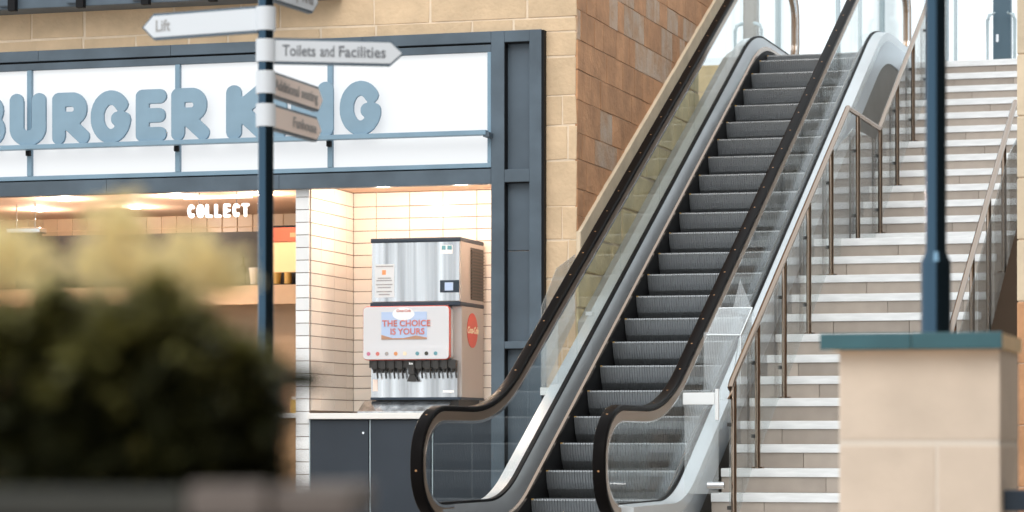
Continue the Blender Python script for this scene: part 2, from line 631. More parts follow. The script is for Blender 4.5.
# ------------------------------------------------------------------ shop front frame
YF = YS - 0.08                      # face of the steel
sf = thing('shop_front', 'blue grey steel shop front surround with sign box and recessed column', 'shop front')
XL = -12.6
def fpart(name, x0, x1, y0, z0, z1, m='steel_blue', y1=YS + .02, bev=0.004):
    return obj(name, B(x0, x1, y0, y1, z0, z1, bev=bev), m, sf)
xs = [XL, -11.0, -9.75, -8.0, -6.862]
for a, b in zip(xs[:-1], xs[1:]):
    fpart('top_beam', a + .001, b - .001, YF, 4.052, 4.145)
xs = [XL, -10.35, -8.75, -6.862]
for a, b in zip(xs[:-1], xs[1:]):
    fpart('bottom_beam', a + .001, b - .001, YF, 2.875, 3.0)
fpart('shadow_gap', XL, -6.86, YF + 0.04, 4.035, 4.055, 'black')
fpart('shadow_gap', XL, -6.86, YF + 0.04, 2.998, 3.012, 'black')
# column with recessed panels
fpart('column_stile', -6.862, -6.747, YF, 0.0, 4.145)
fpart('column_stile', -6.53, -6.426, YF, 0.0, 4.145)
fpart('column_edge', -6.4265, -6.405, YF + 0.012, 0.0, 4.14, 'black')
for z0, z1 in ((4.05, 4.145), (2.885, 2.99), (1.5, 1.56), (0.0, 0.15)):
    fpart('column_rail', -6.747, -6.53, YF + 0.002, z0, z1)
for z0, z1 in ((2.99, 4.05), (1.56, 2.885), (0.15, 1.5)):
    if z0 > 1.5 and z0 < 2:
        fpart('column_panel', -6.747, -6.53, YF + 0.09, 2.32, z1, 'steel_panel', y1=YS + .05)
        fpart('column_panel', -6.747, -6.53, YF + 0.088, z0, 2.315, 'steel_panel', y1=YS + .05)
    else:
        fpart('column_panel', -6.747, -6.53, YF + 0.09, z0, z1, 'steel_panel', y1=YS + .05)
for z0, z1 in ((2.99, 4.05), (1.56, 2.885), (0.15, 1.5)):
    fpart('recess_shade', -6.7475, -6.742, YF + .01, z0, z1, 'black', bev=0)  # shade inside the recess, laid on as black strips
    fpart('recess_shade', -6.742, -6.531, YF + .01, z1 - .006, z1, 'black', bev=0)
# sign light box
fpart('sign_frame', XL, -6.865, YF + 0.01, 3.975, 4.036, 'steel_blue')
fpart('sign_frame', XL, -6.865, YF + 0.01, 3.012, 3.05, 'bar_blue')
fpart('sign_frame', -6.897, -6.865, YF + 0.01, 3.05, 3.975, 'bar_blue')
mull = [-12.48, -11.09, -9.688, -8.292, -6.897]
for a, b in zip(mull[:-1], mull[1:]):
    p = fpart('sign_panel', a + .012, b - .012, YF + 0.045, 3.05, 3.975, 'sign_white', bev=0)
for x in mull[:-1]:
    fpart('mullion', x - .022, x + .022, YF + 0.005, 3.05, 3.975, 'bar_blue')
for x in mull[1:-1]:
    fpart('bracket', x - .02, x + .02, YF - 0.028, 3.225, 3.272, 'black')
bar = fpart('letter_bar', XL, -6.872, YF - 0.12, 3.272, 3.312, 'bar_blue', y1=YF - 0.03)
fpart('bar_end_bracket', -6.90, -6.845, YF - 0.11, 3.255, 3.295, 'steel_blue', y1=YF + 0.01)

# letters of the sign, built from rounded strokes
def arc(cx, cz, rx, rz, a0, a1, n=14):
    return [(cx + rx * cos(radians(a0 + (a1 - a0) * i / n)), cz + rz * sin(radians(a0 + (a1 - a0) * i / n))) for i in range(n + 1)]

def letter_strokes(ch, W):
    r = 0.15
    t, b, m = 1 - r, r, 0.5
    if ch == 'I':
        return [[(W / 2, b), (W / 2, t)]]
    if ch == 'U':
        R = (W - 2 * r) / 2
        return [[(r, t)] + arc(W / 2, b + .20, R, .20, 180, 360) + [(W - r, t)]]
    if ch == 'R':
        xr = W - r - .03
        return [[(r, b), (r, t)], [(r, t), (xr - .17, t)] + arc(xr - .17, .67, .17, .18, 90, -90) + [(r, .49)], [(.30, .46), (W - r + .02, b)]]
    if ch == 'B':
        xr = W - r
        return [[(r, b), (r, t)], [(r, t), (xr - .2, t)] + arc(xr - .2, .685, .17, .165, 90, -90) + [(r, .52)],
                [(r, .5), (xr - .18, .5)] + arc(xr - .18, .325, .18, .175, 90, -90) + [(r, b)]]
    if ch == 'G':
        return [arc(W / 2, m, W / 2 - r, .36, 38, 345, 28) + [(W - r - .01, .45), (W * .66, .46)]]
    if ch == 'E':
        return [[(r, b), (r, t)], [(r, t), (W - r, t)], [(r, m), (W - r - .02, m)], [(r, b), (W - r, b)]]
    if ch == 'K':
        return [[(r, b), (r, t)], [(r, .46), (W - r, t)], [(r + .1, .55), (W - r + .02, b)]]
    if ch == 'C':
        return [arc(W / 2, m, W / 2 - r, .35, 45, 315, 24)]
    if ch == 'O':
        return [arc(W / 2, m, W / 2 - r, .35, 0, 360, 28)]
    if ch == 'L':
        return [[(r, t), (r, b), (W - r, b)]]
    if ch == 'T':
        return [[(r, t), (W - r, t)], [(W / 2, t), (W / 2, b)]]
    if ch == 'N':
        return [[(r, b), (r, t)], [(r, t), (W - r, b)], [(W - r, b), (W - r, t)]]
    return []

def letter_mesh(ch, W, H, wid, depth):
    bm = bmesh.new()
    sx = H
    for st in letter_strokes(ch, W / H):
        pts = [(p[0] * sx, p[1] * H) for p in st]
        r = wid / 2
        for i, (u, v) in enumerate(pts):
            if i in (0, len(pts) - 1) or len(pts) < 6 or True:
                prism(bm, [(u + r * cos(2 * pi * k / 20), v + r * sin(2 * pi * k / 20)) for k in range(20)], 'y', 0, depth)
        for (u0, v0), (u1, v1) in zip(pts[:-1], pts[1:]):
            dx, dz = u1 - u0, v1 - v0
            L = sqrt(dx * dx + dz * dz)
            if L < 1e-5:
                continue
            nx, nz = -dz / L * r, dx / L * r
            prism(bm, [(u0 + nx, v0 + nz), (u1 + nx, v1 + nz), (u1 - nx, v1 - nz), (u0 - nx, v0 - nz)], 'y', 0, depth)
    return bm

def solid(bm, voxel):
    me = bpy.data.meshes.new('letter')
    bm.to_mesh(me)
    bm.free()
    o = bpy.data.objects.new('letter', me)
    COL.objects.link(o)
    md = o.modifiers.new('remesh', 'REMESH')
    md.mode = 'VOXEL'
    md.voxel_size = voxel
    dg = bpy.context.evaluated_depsgraph_get()
    me2 = bpy.data.meshes.new_from_object(o.evaluated_get(dg))
    bpy.data.objects.remove(o)
    for p in me2.polygons:
        p.use_smooth = True
    me2.set_sharp_from_angle(angle=radians(50))
    return me2

def x_at(px, y):                    # x of a sign position measured on the plane y
    c_, s_ = cos(radians(16.5)), sin(radians(16.5))
    k = (px - 512) / 2830.0
    return y * (k * c_ - s_) / (c_ + k * s_)

YLET = YF - 0.075
for ch, a, b in (('B', -37, 5.5), ('U', 9, 46), ('R', 51, 89), ('G', 89.5, 131.5), ('E', 134.5, 167), ('R', 170, 209),
                 ('K', 226, 268), ('I', 270.5, 287), ('N', 291, 333), ('G', 338.5, 382)):
    x0, x1 = x_at(a, YLET), x_at(b, YLET)
    H = 0.465
    o = link('letter', solid(letter_mesh(ch, x1 - x0, H, H * {'U': .295, 'K': .31, 'N': .31, 'I': .31}.get(ch, .272), 0.03), 0.006), 'letter_blue', sf)
    o.location = (x0, YLET, 3.302)

# canopy beam with cleats, top left
cb = thing('canopy_beam', 'dark blue grey steel canopy beam above the shop sign', 'beam')
obj('beam', B(-13.4, -8.2, YS - 0.30, YS + 0.0, 4.48, 4.95, bev=0.006), 'steel_blue', cb)
for px in (12, 80, 145, 212, 278):
    x = x_at(px, YS - 0.3)
    bm = bmesh.new()
    box(bm, x - 0.012, x + 0.055, YS - 0.36, YS - 0.30, 4.46, 4.9)
    obj('cleat', bm, 'black', cb)
    bm = bmesh.new()
    box(bm, x - 0.11, x - 0.012, YS - 0.345, YS - 0.30, 4.50, 4.57, bev=.012)
    box(bm, x - 0.12, x - 0.012, YS - 0.335, YS - 0.30, 4.58, 4.9, bev=.01)
    obj('cleat_plate', bm, 'steel_panel', cb)

# ------------------------------------------------------------------ alcove with white tiles
XA = -8.507                         # left wall of the alcove
YB = 23.745                         # its back wall
TH, TW = 0.1075, 0.3115
ZC = 2.94
def tile_mesh(wd, ht, axis, front_dir=1):
    bm = bmesh.new()
    slab(bm, [(0, 0), (wd, 0), (wd, ht), (0, ht)], axis, 0, 0.012 * front_dir, 0.002)
    me = bpy.data.meshes.new('tile')
    bmesh.ops.recalc_face_normals(bm, faces=bm.faces)
    bm.to_mesh(me)
    bm.free()
    return me
CACHE = {}
def tile(parent, u0, u1, z0, z1, axis, at, m, fdir=1, nm='tile'):
    key = (round(u1 - u0, 4), round(z1 - z0, 4), axis, fdir, m)
    if key not in CACHE:
        CACHE[key] = tile_mesh(u1 - u0, z1 - z0, axis, fdir)
        CACHE[key].materials.append(MATS[m])
    o = bpy.data.objects.new(nm, CACHE[key])
    COL.objects.link(o)
    o.parent = parent
    o.location = (u0, at, z0) if axis == 'y' else (at, u0, z0)
    return o

bm = B(XA - 0.02, -6.80, YB + 0.008, YB + 0.12, 0, ZC)
wa = struct('wall_alcove_back', bm, 'grout', 'cream tiled back wall of the drinks alcove', 'wall')
G = 0.006
ztop = 2.811
z = ztop
rows = []
zz = ztop
while zz > 0.99:
    rows.append((max(zz - TH, 0.99), zz))
    zz -= TH
rows.insert(0, (ztop, ZC - 0.005))
for z0, z1 in rows:
    x = -8.29 - TW
    while x < -6.82:
        a, b = max(x, XA + .002), min(x + TW, -6.81)
        if b - a > .03:
            tile(wa, a + G / 2, b - G / 2, z0 + G / 2, z1 - G / 2, 'y', YB - .004, 'tile')
        x += TW
bm = B(XA - 0.115, XA - 0.008, YS + 0.05, YB + 0.02, 0, ZC)
wa2 = struct('wall_alcove_left', bm, 'grout', 'cream tiled side wall of the drinks alcove', 'wall')
for z0, z1 in rows:
    y = YS + 0.045
    for w_ in (0.26, TW, TW, 0.3):
        b = min(y + w_, YB - .005)
        if b - y > .03:
            tile(wa2, y + G / 2, b - G / 2, z0 + G / 2, z1 - G / 2, 'x', XA + .004, 'tile', -1)
        y += w_
# white glazed tile pier end
pr = B(XA - 0.118, XA - 0.004, YS + 0.008, YS + 0.04, 0, ZC - .03)
pe = struct('trim_1', pr, 'grout', 'narrow white tiled pier end between kitchen hatch and alcove', 'pier')
zz = ztop
allr = [(ztop, ZC - .05)]
while zz > 0.02:
    allr.append((max(zz - TH, 0.0), zz))
    zz -= TH
for z0, z1 in allr:
    tile(pe, XA - 0.12, XA + 0.002, z0 + G / 2, z1 - G / 2, 'y', YS - 0.004, 'tile_white')
struct('ceiling', B(-13.4, -6.83, YS + 0.06, 26.0, ZC, ZC + .08), 'ceiling_warm', 'warm cream soffit inside the shop opening', 'ceiling')
# right hand reveal of the alcove
struct('wall_alcove_right', B(-6.84, -6.78, YS + 0.03, YB + .1, 0, ZC), 'tile', 'right reveal of the drinks alcove', 'wall')

def downlight(x, y, energy, size=0.05, z=ZC):
    t = thing('downlight', '', 'lamp', 'recessed downlights in the shop soffit', loc=(x, y, z))
    bm = bmesh.new()
    cyl(bm, (0, 0, -0.012), (0, 0, 0.0), size + .015, n=20)
    obj('ring', bm, 'white_plastic', t)
    bm = bmesh.new()
    cyl(bm, (0, 0, -0.016), (0, 0, -0.0125), size, n=20)
    obj('lens', bm, 'lamp_glow', t)
    ld = bpy.data.lights.new('downlight', 'POINT')
    ld.energy = energy
    ld.color = (1.0, 0.81, 0.66)
    ld.shadow_soft_size = 0.05
    lo = bpy.data.objects.new('lamp_light', ld)
    COL.objects.link(lo)
    lo.parent = t
    lo.location = (0, 0, -0.09)
    return t
d = downlight(-7.95, 22.95, 19)
d['label'] = 'recessed downlight over the left half of the drinks machine'
d = downlight(-7.25, 22.95, 19)
d['label'] = 'recessed downlight over the right half of the drinks machine'
for i, (x, y, lab) in enumerate(((-9.3, 23.6, 'recessed downlight right of the hanging sign over the kitchen'),
                                 (-10.15, 23.6, 'recessed downlight left of the hanging sign over the kitchen'),
                                 (-11.25, 23.6, 'recessed downlight above the steel extractor hood'),
                                 (-11.0, 24.6, 'recessed downlight deep inside the kitchen'),
                                 (-12.0, 24.6, 'recessed downlight at the far left of the kitchen'))):
    d = downlight(x, y, 22)
    d['label'] = lab

# counter: worktop and three cabinets
ct = obj('worktop', B(XA + .004, -6.866, YS - 0.06, YB - .006, 0.918, 0.968, bev=.004), 'counter_white')
tag(ct, 'pale worktop running across the drinks alcove', 'worktop')
xs = [XA + .008, -7.955, -7.40, -6.866]
labs = ('dark cabinet nearest the white tiled pier', 'middle dark cabinet under the drinks machine', 'dark cabinet nearest the steel column')
for i in range(3):
    c_ = thing('cabinet', labs[i], 'cabinet', 'dark cabinets under the worktop')
    a, b = xs[i] + .002, xs[i + 1] - .002
    obj('body', B(a, b, YS + .0, YB - .02, 0.08, 0.916), 'cabinet', c_)
    dr = obj('door', B(a + .012, b - .006, YS - 0.022, YS - 0.001, 0.10, 0.908, bev=.003), 'cabinet', c_)
    kx = b - .05 if i == 0 else (b - .03 if i == 1 else a + .05)
    if i < 2:
        bm = bmesh.new()
        cyl(bm, (kx, YS - 0.032, 0.80), (kx, YS - 0.022, 0.80), 0.010, n=14)
        obj('knob', bm, 'chrome', dr)
    obj('edge_strip', B(a, a + .007, YS - 0.022, YS - 0.001, 0.08, 0.912), 'frame_light', c_)
    obj('plinth', B(a, b, YS + .04, YS + .06, 0.0, 0.08), 'black', c_)

# ------------------------------------------------------------------ ice maker on drinks dispenser
X0, X1, Y0, Y1 = -8.08, -7.277, 23.01, 23.69
im = thing('ice_maker', 'stainless steel ice maker stacked on top of the drinks dispenser', 'ice maker', loc=(0, 0, 0))
obj('front_panel', B(X0 + .004, X1 - .004, Y0, Y0 + .03, 1.925, 2.435, bev=.005), 'steel_sheet', im)
obj('cabinet_body', B(X0 + .002, X1 - .001, Y0 + .03, Y1, 1.915, 2.44, bev=.004), 'machine_side', im)
obj('top_trim', B(X0 - .004, X1 + .004, Y0 - .008, Y1, 2.436, 2.472, bev=.008), 'trim_navy', im)
obj('bottom_trim', B(X0 - .006, X1 + .006, Y0 - .012, Y1, 1.888, 1.922, bev=.008), 'trim_navy', im)
vp = obj('vent_panel', B(X1, X1 + .004, Y0 + .30, Y1 - .015, 1.95, 2.40), 'vent_black', im)
for i in range(16):
    z = 1.965 + i * .027
    obj('louvre', B(X1 + .004, X1 + .013, Y0 + .305, Y1 - .02, z, z + .009), 'louvre_brown', vp)
cp = obj('control_panel', B(-7.455, X1 - .006, Y0 - .014, Y0 - .0005, 2.0, 2.105, bev=.006), 'trim_navy', im)
obj('display', B(-7.41, -7.335, Y0 - .017, Y0 - .0145, 2.015, 2.085), 'screen_sky', cp)
bd = obj('badge', B(-7.45, -7.345, Y0 - .004, Y0 - .0005, 2.33, 2.405), 'screen_white', im)
obj('badge_mark', B(-7.44, -7.405, Y0 - .006, Y0 - .0042, 2.365, 2.40), 'icon_blue', bd)
obj('badge_mark', B(-7.39, -7.35, Y0 - .006, Y0 - .0042, 2.365, 2.40), 'icon_blue', bd)
no = obj('notice_sticker', B(-8.045, -7.87, Y0 - .003, Y0 - .0005, 1.965, 2.25), 'sticker', im)
for z, a, b in ((2.232, -8.035, -7.88), (2.13, -8.02, -7.90), (2.11, -8.03, -7.89), (2.075, -8.035, -7.885), (2.05, -8.02, -7.90), (2.015, -8.03, -7.89), (1.99, -8.01, -7.91)):
    obj('printed_line', B(a, b, Y0 - .0045, Y0 - .0032, z - .005, z + .005), 'ink_soft', no)
obj('printed_mark', B(-7.98, -7.945, Y0 - .0045, Y0 - .0032, 2.16, 2.20), 'icon_orange', no)

dd = thing('drinks_dispenser', 'soft drinks dispenser with white lit panel and row of nozzles', 'drinks dispenser')
obj('body', B(X0 + .01, X1, Y0 + .05, Y1, 1.105, 1.888, bev=.006), 'machine_side', dd)
obj('splash_panel', B(X0 - .005, X1 - .03, Y0 + .015, Y0 + .05, 1.105, 1.42), 'steel_sheet', dd)
obj('base_trim', B(X0 - .008, X1 + .004, Y0 + .005, Y1, 1.085, 1.106), 'trim_navy', dd)
obj('foot_frame', B(X0 + .03, X1 - .03, Y0 + .05, Y1 - .03, 0.969, 1.086), 'vent_black', dd)
bm = bmesh.new()
prism(bm, [(Y0 - .14, 0.985), (Y0 + .03, 1.075), (Y0 + .045, 1.075), (Y0 + .045, 0.97), (Y0 - .14, 0.97)], 'x', X0 - .075, X1 - .09)
obj('drip_tray', bm, 'steel_sheet', dd)
YP = Y0 - 0.075
px0, px1 = -8.125, -7.355
bm = bmesh.new()
prism(bm, rounded(px0, px1, 1.43, 1.881, .035), 'y', YP, Y0 + .06)
pw = obj('merchandise_panel', bm, 'panel_white', dd)
bm = bmesh.new()
prism(bm, rounded(px0 - .006, px1 + .006, 1.424, 1.887, .039), 'y', YP + .012, YP + .04)
obj('red_rim', bm, 'red_line', dd)
bm = bmesh.new()
prism(bm, rounded(px0 + .006, px1 + .004, 1.432, 1.528, .03), 'y', YP - .02, YP)
lip = obj('flavour_strip', bm, 'panel_white', dd)
cols = ['icon_pink', 'text_red', 'ink_soft', 'icon_orange', 'cream', 'icon_blue', 'bottle_dark', 'icon_blue']
for i, m in enumerate(cols):
    x = px0 + 0.055 + i * 0.082 + (0.03 if i > 4 else 0)
    bm = bmesh.new()
    prism(bm, [(x + .017 * cos(a * pi / 8), 1.478 + .017 * sin(a * pi / 8)) for a in range(16)], 'y', YP - .023, YP - .0202)
    obj('flavour_icon', bm, m, lip)
bm = bmesh.new()
prism(bm, [(-7.96, 1.60), (-7.55, 1.60), (-7.55, 1.835), (-7.96, 1.835)], 'y', YP - .004, YP - .0002)
scn = obj('graphic', bm, 'screen_sky', pw)
bm = bmesh.new()
prism(bm, [(-7.76 + .10 * cos(a * pi / 10), 1.838 + .055 * sin(a * pi / 10) - .02) for a in range(20)], 'y', YP - .006, YP - .0042)
obj('graphic_cloud', bm, 'screen_white', pw)
bm = bmesh.new()
prism(bm, [(-7.96, 1.60), (-7.55, 1.60), (-7.55, 1.615), (-7.65, 1.632), (-7.76, 1.612), (-7.86, 1.612), (-7.96, 1.64)], 'y', YP - .006, YP - .0042)
obj('graphic_ground', bm, 'sand', pw)
for body, z, xo in (('THE CHOICE', 1.735, -7.735), ('IS YOURS', 1.665, -7.725)):
    me = text_mesh(body, 0.074, 0.001, 0.0014, space=1.02)
    o = link('lettering', me, 'text_red', pw)
    o.location = (xo, YP - .008, z)
me = text_mesh('Coca-Cola', 0.03, 0.001, 0.0005, shear=0.3)
o = link('lettering', me, 'text_red', pw)
o.location = (-7.76, YP - .0085, 1.845)
vr = obj('valve_housing', B(X0 + .0, X1 - .04, Y0 - .05, Y0 + .02, 1.36, 1.425), 'vent_black', dd)
for i in range(10):
    x = X0 + .05 + i * .0765
    if i == 4:
        bm = bmesh.new()
        box(bm, x - .0, x + .055, Y0 - .065, Y0 - .01, 1.30, 1.415, bev=.006)
        prism(bm, [(x - .015, 1.24), (x + .075, 1.24), (x + .045, 1.30), (x + .012, 1.30)], 'y', Y0 - .055, Y0 - .02)
        obj('ice_chute', bm, 'vent_black', dd)
        me = text_mesh('ice', 0.03, 0.001, 0.001)
        o = link('lettering', me, 'screen_white', dd)
        o.location = (x + .027, Y0 - .068, 1.395)
        continue
    xx = x + (0.02 if i > 4 else 0)
    bm = bmesh.new()
    box(bm, xx - .026, xx + .026, Y0 - .066, Y0 - .012, 1.345, 1.42, bev=.006)
    nz = obj('nozzle', bm, 'vent_black', dd)
    bm = bmesh.new()
    cyl(bm, (xx - .006, Y0 - .04, 1.345), (xx - .006, Y0 - .04, 1.315), .016, .012, n=10)
    prism(bm, [(xx + .010, 1.345), (xx + .020, 1.345), (xx + .030, 1.27), (xx + .020, 1.265)], 'y', Y0 - .05, Y0 - .028)
    obj('nozzle_lever', bm, 'vent_black', nz)
obj('rating_plate', B(X1 - .16, X1 - .06, Y0 + .011, Y0 + .0148, 1.145, 1.165), 'screen_white', dd)
obj('care_sticker', B(X0 + .012, X0 + .055, Y0 + .011, Y0 + .0148, 1.16, 1.26), 'sign_face_warm', dd)
# round red emblem on the side
bm = bmesh.new()
yc, zc = Y0 + .30, 1.735
yc = Y0 + 0.345
zc = 1.685
prism(bm, [(yc + .15 * cos(a * pi / 18), zc + .15 * sin(a * pi / 18)) for a in range(36)], 'x', X1 + .0002, X1 + .004)
em = obj('emblem', bm, 'disc_red', dd)
me = text_mesh('Coca-Cola', 0.082, 0.001, 0.002, shear=0.35, space=0.9)
for v in me.vertices:
    x, y, z = v.co
    v.co = (-y + 0.0, x, z)
o = link('lettering', me, 'cream', em)
o.location = (X1 + .006, yc, zc)

# ------------------------------------------------------------------ kitchen behind the hatch
wk = struct('wall_kitchen_back', B(-13.5, XA - .11, 25.75, 25.9, 0, ZC), 'wall_warm', 'warm toned back wall of the kitchen', 'wall')
struct('wall_kitchen_left', B(-13.6, -13.4, YS, 25.9, 0, ZC + .1), 'wall_warm', 'left wall of the kitchen', 'wall')
struct('wall_kitchen_right', B(XA - .112, XA - .02, YB + .02, 25.74, 0, ZC), 'wall_warm', 'right wall of the kitchen', 'wall')
for r_ in range(3):
    z0 = 2.58 + r_ * .12
    x = -13.3
    while x < XA - .2:
        tile(wk, x + .005, min(x + .155, XA - .12), z0 + .004, z0 + .116, 'y', 25.738, 'tile_warm')
        x += .16
hs = thing('hatch_shelf', 'dark edged shelf with cups at the back of the kitchen', 'shelf')
obj('board', B(-12.6, -8.66, 24.9, 25.3, 2.17, 2.21), 'black', hs)
struct('wall_kitchen_partition', B(-12.6, -8.66, 25.32, 25.36, 2.19, 2.74), 'vent_black', 'dark panel behind the kitchen shelf', 'wall')
obj('fascia', B(-12.6, -8.66, 24.88, 24.9, 2.02, 2.20), 'wall_warm', hs)
struct('wall_kitchen_screen', B(-12.6, -8.66, 25.32, 25.36, 0.0, 2.19), 'wall_warm', 'warm painted screen below the kitchen shelf', 'wall')
kinds = [('bottle', 'bottle_dark'), ('cup', 'cup_white'), ('bottle', 'bottle_dark'), ('cup', 'cup_gold'), ('bottle', 'cup_gold')]
i = 0
x = -10.1
cupn = {'bottle_dark': 'dark', 'cup_white': 'white', 'cup_gold': 'golden'}
ordw = ['first', 'second', 'third', 'fourth', 'fifth', 'sixth', 'seventh', 'eighth', 'ninth', 'tenth', 'eleventh', 'twelfth', 'thirteenth', 'fourteenth']
while x < -8.75:
    kd, m = kinds[i % 5]
    bm = bmesh.new()
    if kd == 'bottle':
        cyl(bm, (0, 0, 0), (0, 0, .17), .036, n=14)
        cyl(bm, (0, 0, .17), (0, 0, .21), .036, .014, n=14)
        cyl(bm, (0, 0, .21), (0, 0, .27), .014, n=14)
        o = obj('bottle', bm, m, None, True, loc=(x, 25.08, 2.21))
        tag(o, '%s bottle, %s item from the left on the kitchen shelf' % (cupn[m], ordw[i]), 'bottle', 'bottles and cups on the kitchen shelf')
    else:
        cyl(bm, (0, 0, 0), (0, 0, .15), .034, .05, n=14)
        cyl(bm, (0, 0, .15), (0, 0, .165), .053, n=14)
        o = obj('cup', bm, m, None, True, loc=(x, 25.08, 2.21))
        tag(o, '%s lidded cup, %s item from the left on the kitchen shelf' % (cupn[m], ordw[i]), 'cup', 'bottles and cups on the kitchen shelf')
    i += 1
    x += .115
mb = thing('menu_board', 'red topped glowing menu board beside the white tiled pier', 'menu board')
obj('header', B(-9.62, -9.02, 24.3, 24.36, 2.56, 2.69, bev=.004), 'menu_red', mb)
obj('screen', B(-9.62, -9.02, 24.32, 24.36, 2.28, 2.56, bev=.004), 'menu_glow', mb)
obj('hanger', B(-9.62, -9.02, 24.32, 24.36, 2.69, 2.71), 'black', mb)
for x in (-9.55, -9.1):
    bm = bmesh.new()
    cyl(bm, (x, 24.34, 2.71), (x, 24.34, ZC), .006, n=8)
    obj('rod', bm, 'black', mb)
obj('header_print', B(-9.32, -9.05, 24.296, 24.2998, 2.60, 2.64), 'wood_warm', mb)
hd = thing('heat_lamp_bar', 'steel heat lamp bar hanging at the left of the kitchen', 'heat lamp')
hx0, hx1 = x_at(8, 24.0), x_at(42, 24.0)
obj('bar', B(hx0, hx1, 23.95, 24.1, 2.665, 2.715, bev=.01), 'chrome', hd)
obj('shade', B(hx0 + .04, hx1 - .04, 23.97, 24.08, 2.60, 2.665), 'bottle_dark', hd)
for x in (hx0 + .08, hx1 - .08):
    bm = bmesh.new()
    cyl(bm, (x, 24.02, 2.71), (x, 24.02, ZC), .006, n=8)
    obj('rod', bm, 'chrome', hd)
fc = thing('front_counter', 'wood fronted serving counter behind the hedge', 'counter')
obj('top', B(-13.2, XA - .13, YS + .02, YS + .7, 0.93, 0.97, bev=.004), 'counter_white', fc)
x = -13.18
while x < XA - .16:
    obj('front_board', B(x, min(x + .118, XA - .13), YS + .08, YS + .1, 0.05, 0.928, bev=.003), 'wood_warm', fc)
    x += .12
obj('carcass', B(-13.18, XA - .14, YS + .1, YS + .65, 0.0, 0.928), 'stair_core', fc)
bl = thing('glass_jar', 'small golden jar on the serving counter by the pier', 'jar', loc=(-8.74, YS + .3, .97))
bm = bmesh.new()
cyl(bm, (0, 0, 0), (0, 0, .12), .05, n=16)
obj('body', bm, 'cup_gold', bl, True)
bm = bmesh.new()
cyl(bm, (0, 0, .12), (0, 0, .145), .04, n=16)
obj('lid', bm, 'cup_white', bl, True)
# COLLECT sign hanging in the hatch
cs = thing('collect_sign', 'lit white letters hanging under a light track in the hatch', 'sign')
YC = YS + .25
sx0, sx1 = x_at(186.5, YC), x_at(249.5, YC)
cw = (sx1 - sx0) / 7.0
for i, ch in enumerate('COLLECT'):
    wl_ = cw * (0.98 if ch in 'COT' else 0.9)
    o = link('letter', solid(letter_mesh(ch, wl_, 0.132, 0.132 * 0.20, 0.025), 0.0035), 'neon', cs)
    o.location = (sx0 + i * cw, YC, 2.67)
obj('light_track', B(sx0 - .02, sx1 + .02, YC - .02, YC + .02, 2.84, 2.868), 'neon', cs)
for x in (sx0 + .12, sx1 - .12):
    bm = bmesh.new()
    cyl(bm, (x, YC, 2.79), (x, YC, ZC), .004, n=8)
    obj('wire', bm, 'chrome', cs)

# ------------------------------------------------------------------ escalator
es = thing('escalator', 'escalator with black handrails, glass sides and ribbed steel steps', 'escalator')
PD = rake_path(0.13, 0.0, Z2 - 0.02, 18.12, 30.98, 1.6, 2.2)     # base line of the decks
HR_B, HR_T = 0.948, Z2 + 0.945
NY0, NY1, DROP, DROPT = 18.02, 30.60, 0.07, 0.28
PH = rake_path(HR_B, 0.927, HR_T, NY0 - .335 + .50, NY1 + .335 - .50, 2.6, 2.8)        # handrail centre line
RN, RX = 0.335, 0.50
NC0, NC1 = NY0 - RN + RX, NY1 + RN - RX
def qarc(cy, cz, a0, a1, n=10):
    return [(cy + RX * cos(radians(a0 + (a1 - a0) * i / n)), cz + RN * sin(radians(a0 + (a1 - a0) * i / n))) for i in range(n + 1)]
HP = [(NC0 + .2, HR_B - 2 * RN - DROP)] + qarc(NC0, HR_B - RN - DROP, 270, 180) + qarc(NC0, HR_B - RN, 180, 90)[:-1] + PH + \
    qarc(NC1, HR_T - RN, 90, 0)[1:] + qarc(NC1, HR_T - RN - DROPT, 0, -90) + [(NC1 - .2, HR_T - 2 * RN - DROPT)]
# resample tidy
HP2 = [HP[0]]
for p in HP[1:]:
    if (p[0] - HP2[-1][0]) ** 2 + (p[1] - HP2[-1][1]) ** 2 > 1e-6:
        HP2.append(p)
# densify long straight runs
HP3 = [HP2[0]]
for p in HP2[1:]:
    q = HP3[-1]
    L = sqrt((p[0] - q[0]) ** 2 + (p[1] - q[1]) ** 2)
    nseg = max(1, int(L / 0.8))
    for i in range(1, nseg + 1):
        HP3.append((q[0] + (p[0] - q[0]) * i / nseg, q[1] + (p[1] - q[1]) * i / nseg))
hs_sec = rounded(-.043, .043, -.014, .026, .014, 4)
gd_sec = [(-.034, -.080), (.034, -.080), (.041, -.0135), (-.041, -.0135)]

def circ_pts(path, spacing, y0, y1):
    acc = 0
    out = []
    for (a, za), (b, zb) in zip(path[:-1], path[1:]):
        L = sqrt((b - a) ** 2 + (zb - za) ** 2)
        t = spacing - acc
        while t <= L:
            f_ = t / L
            ny, nz = -(zb - za) / L, (b - a) / L
            out.append((a + (b - a) * f_, za + (zb - za) * f_, ny, nz))
            t += spacing
        acc = (acc + L) % spacing
    return out

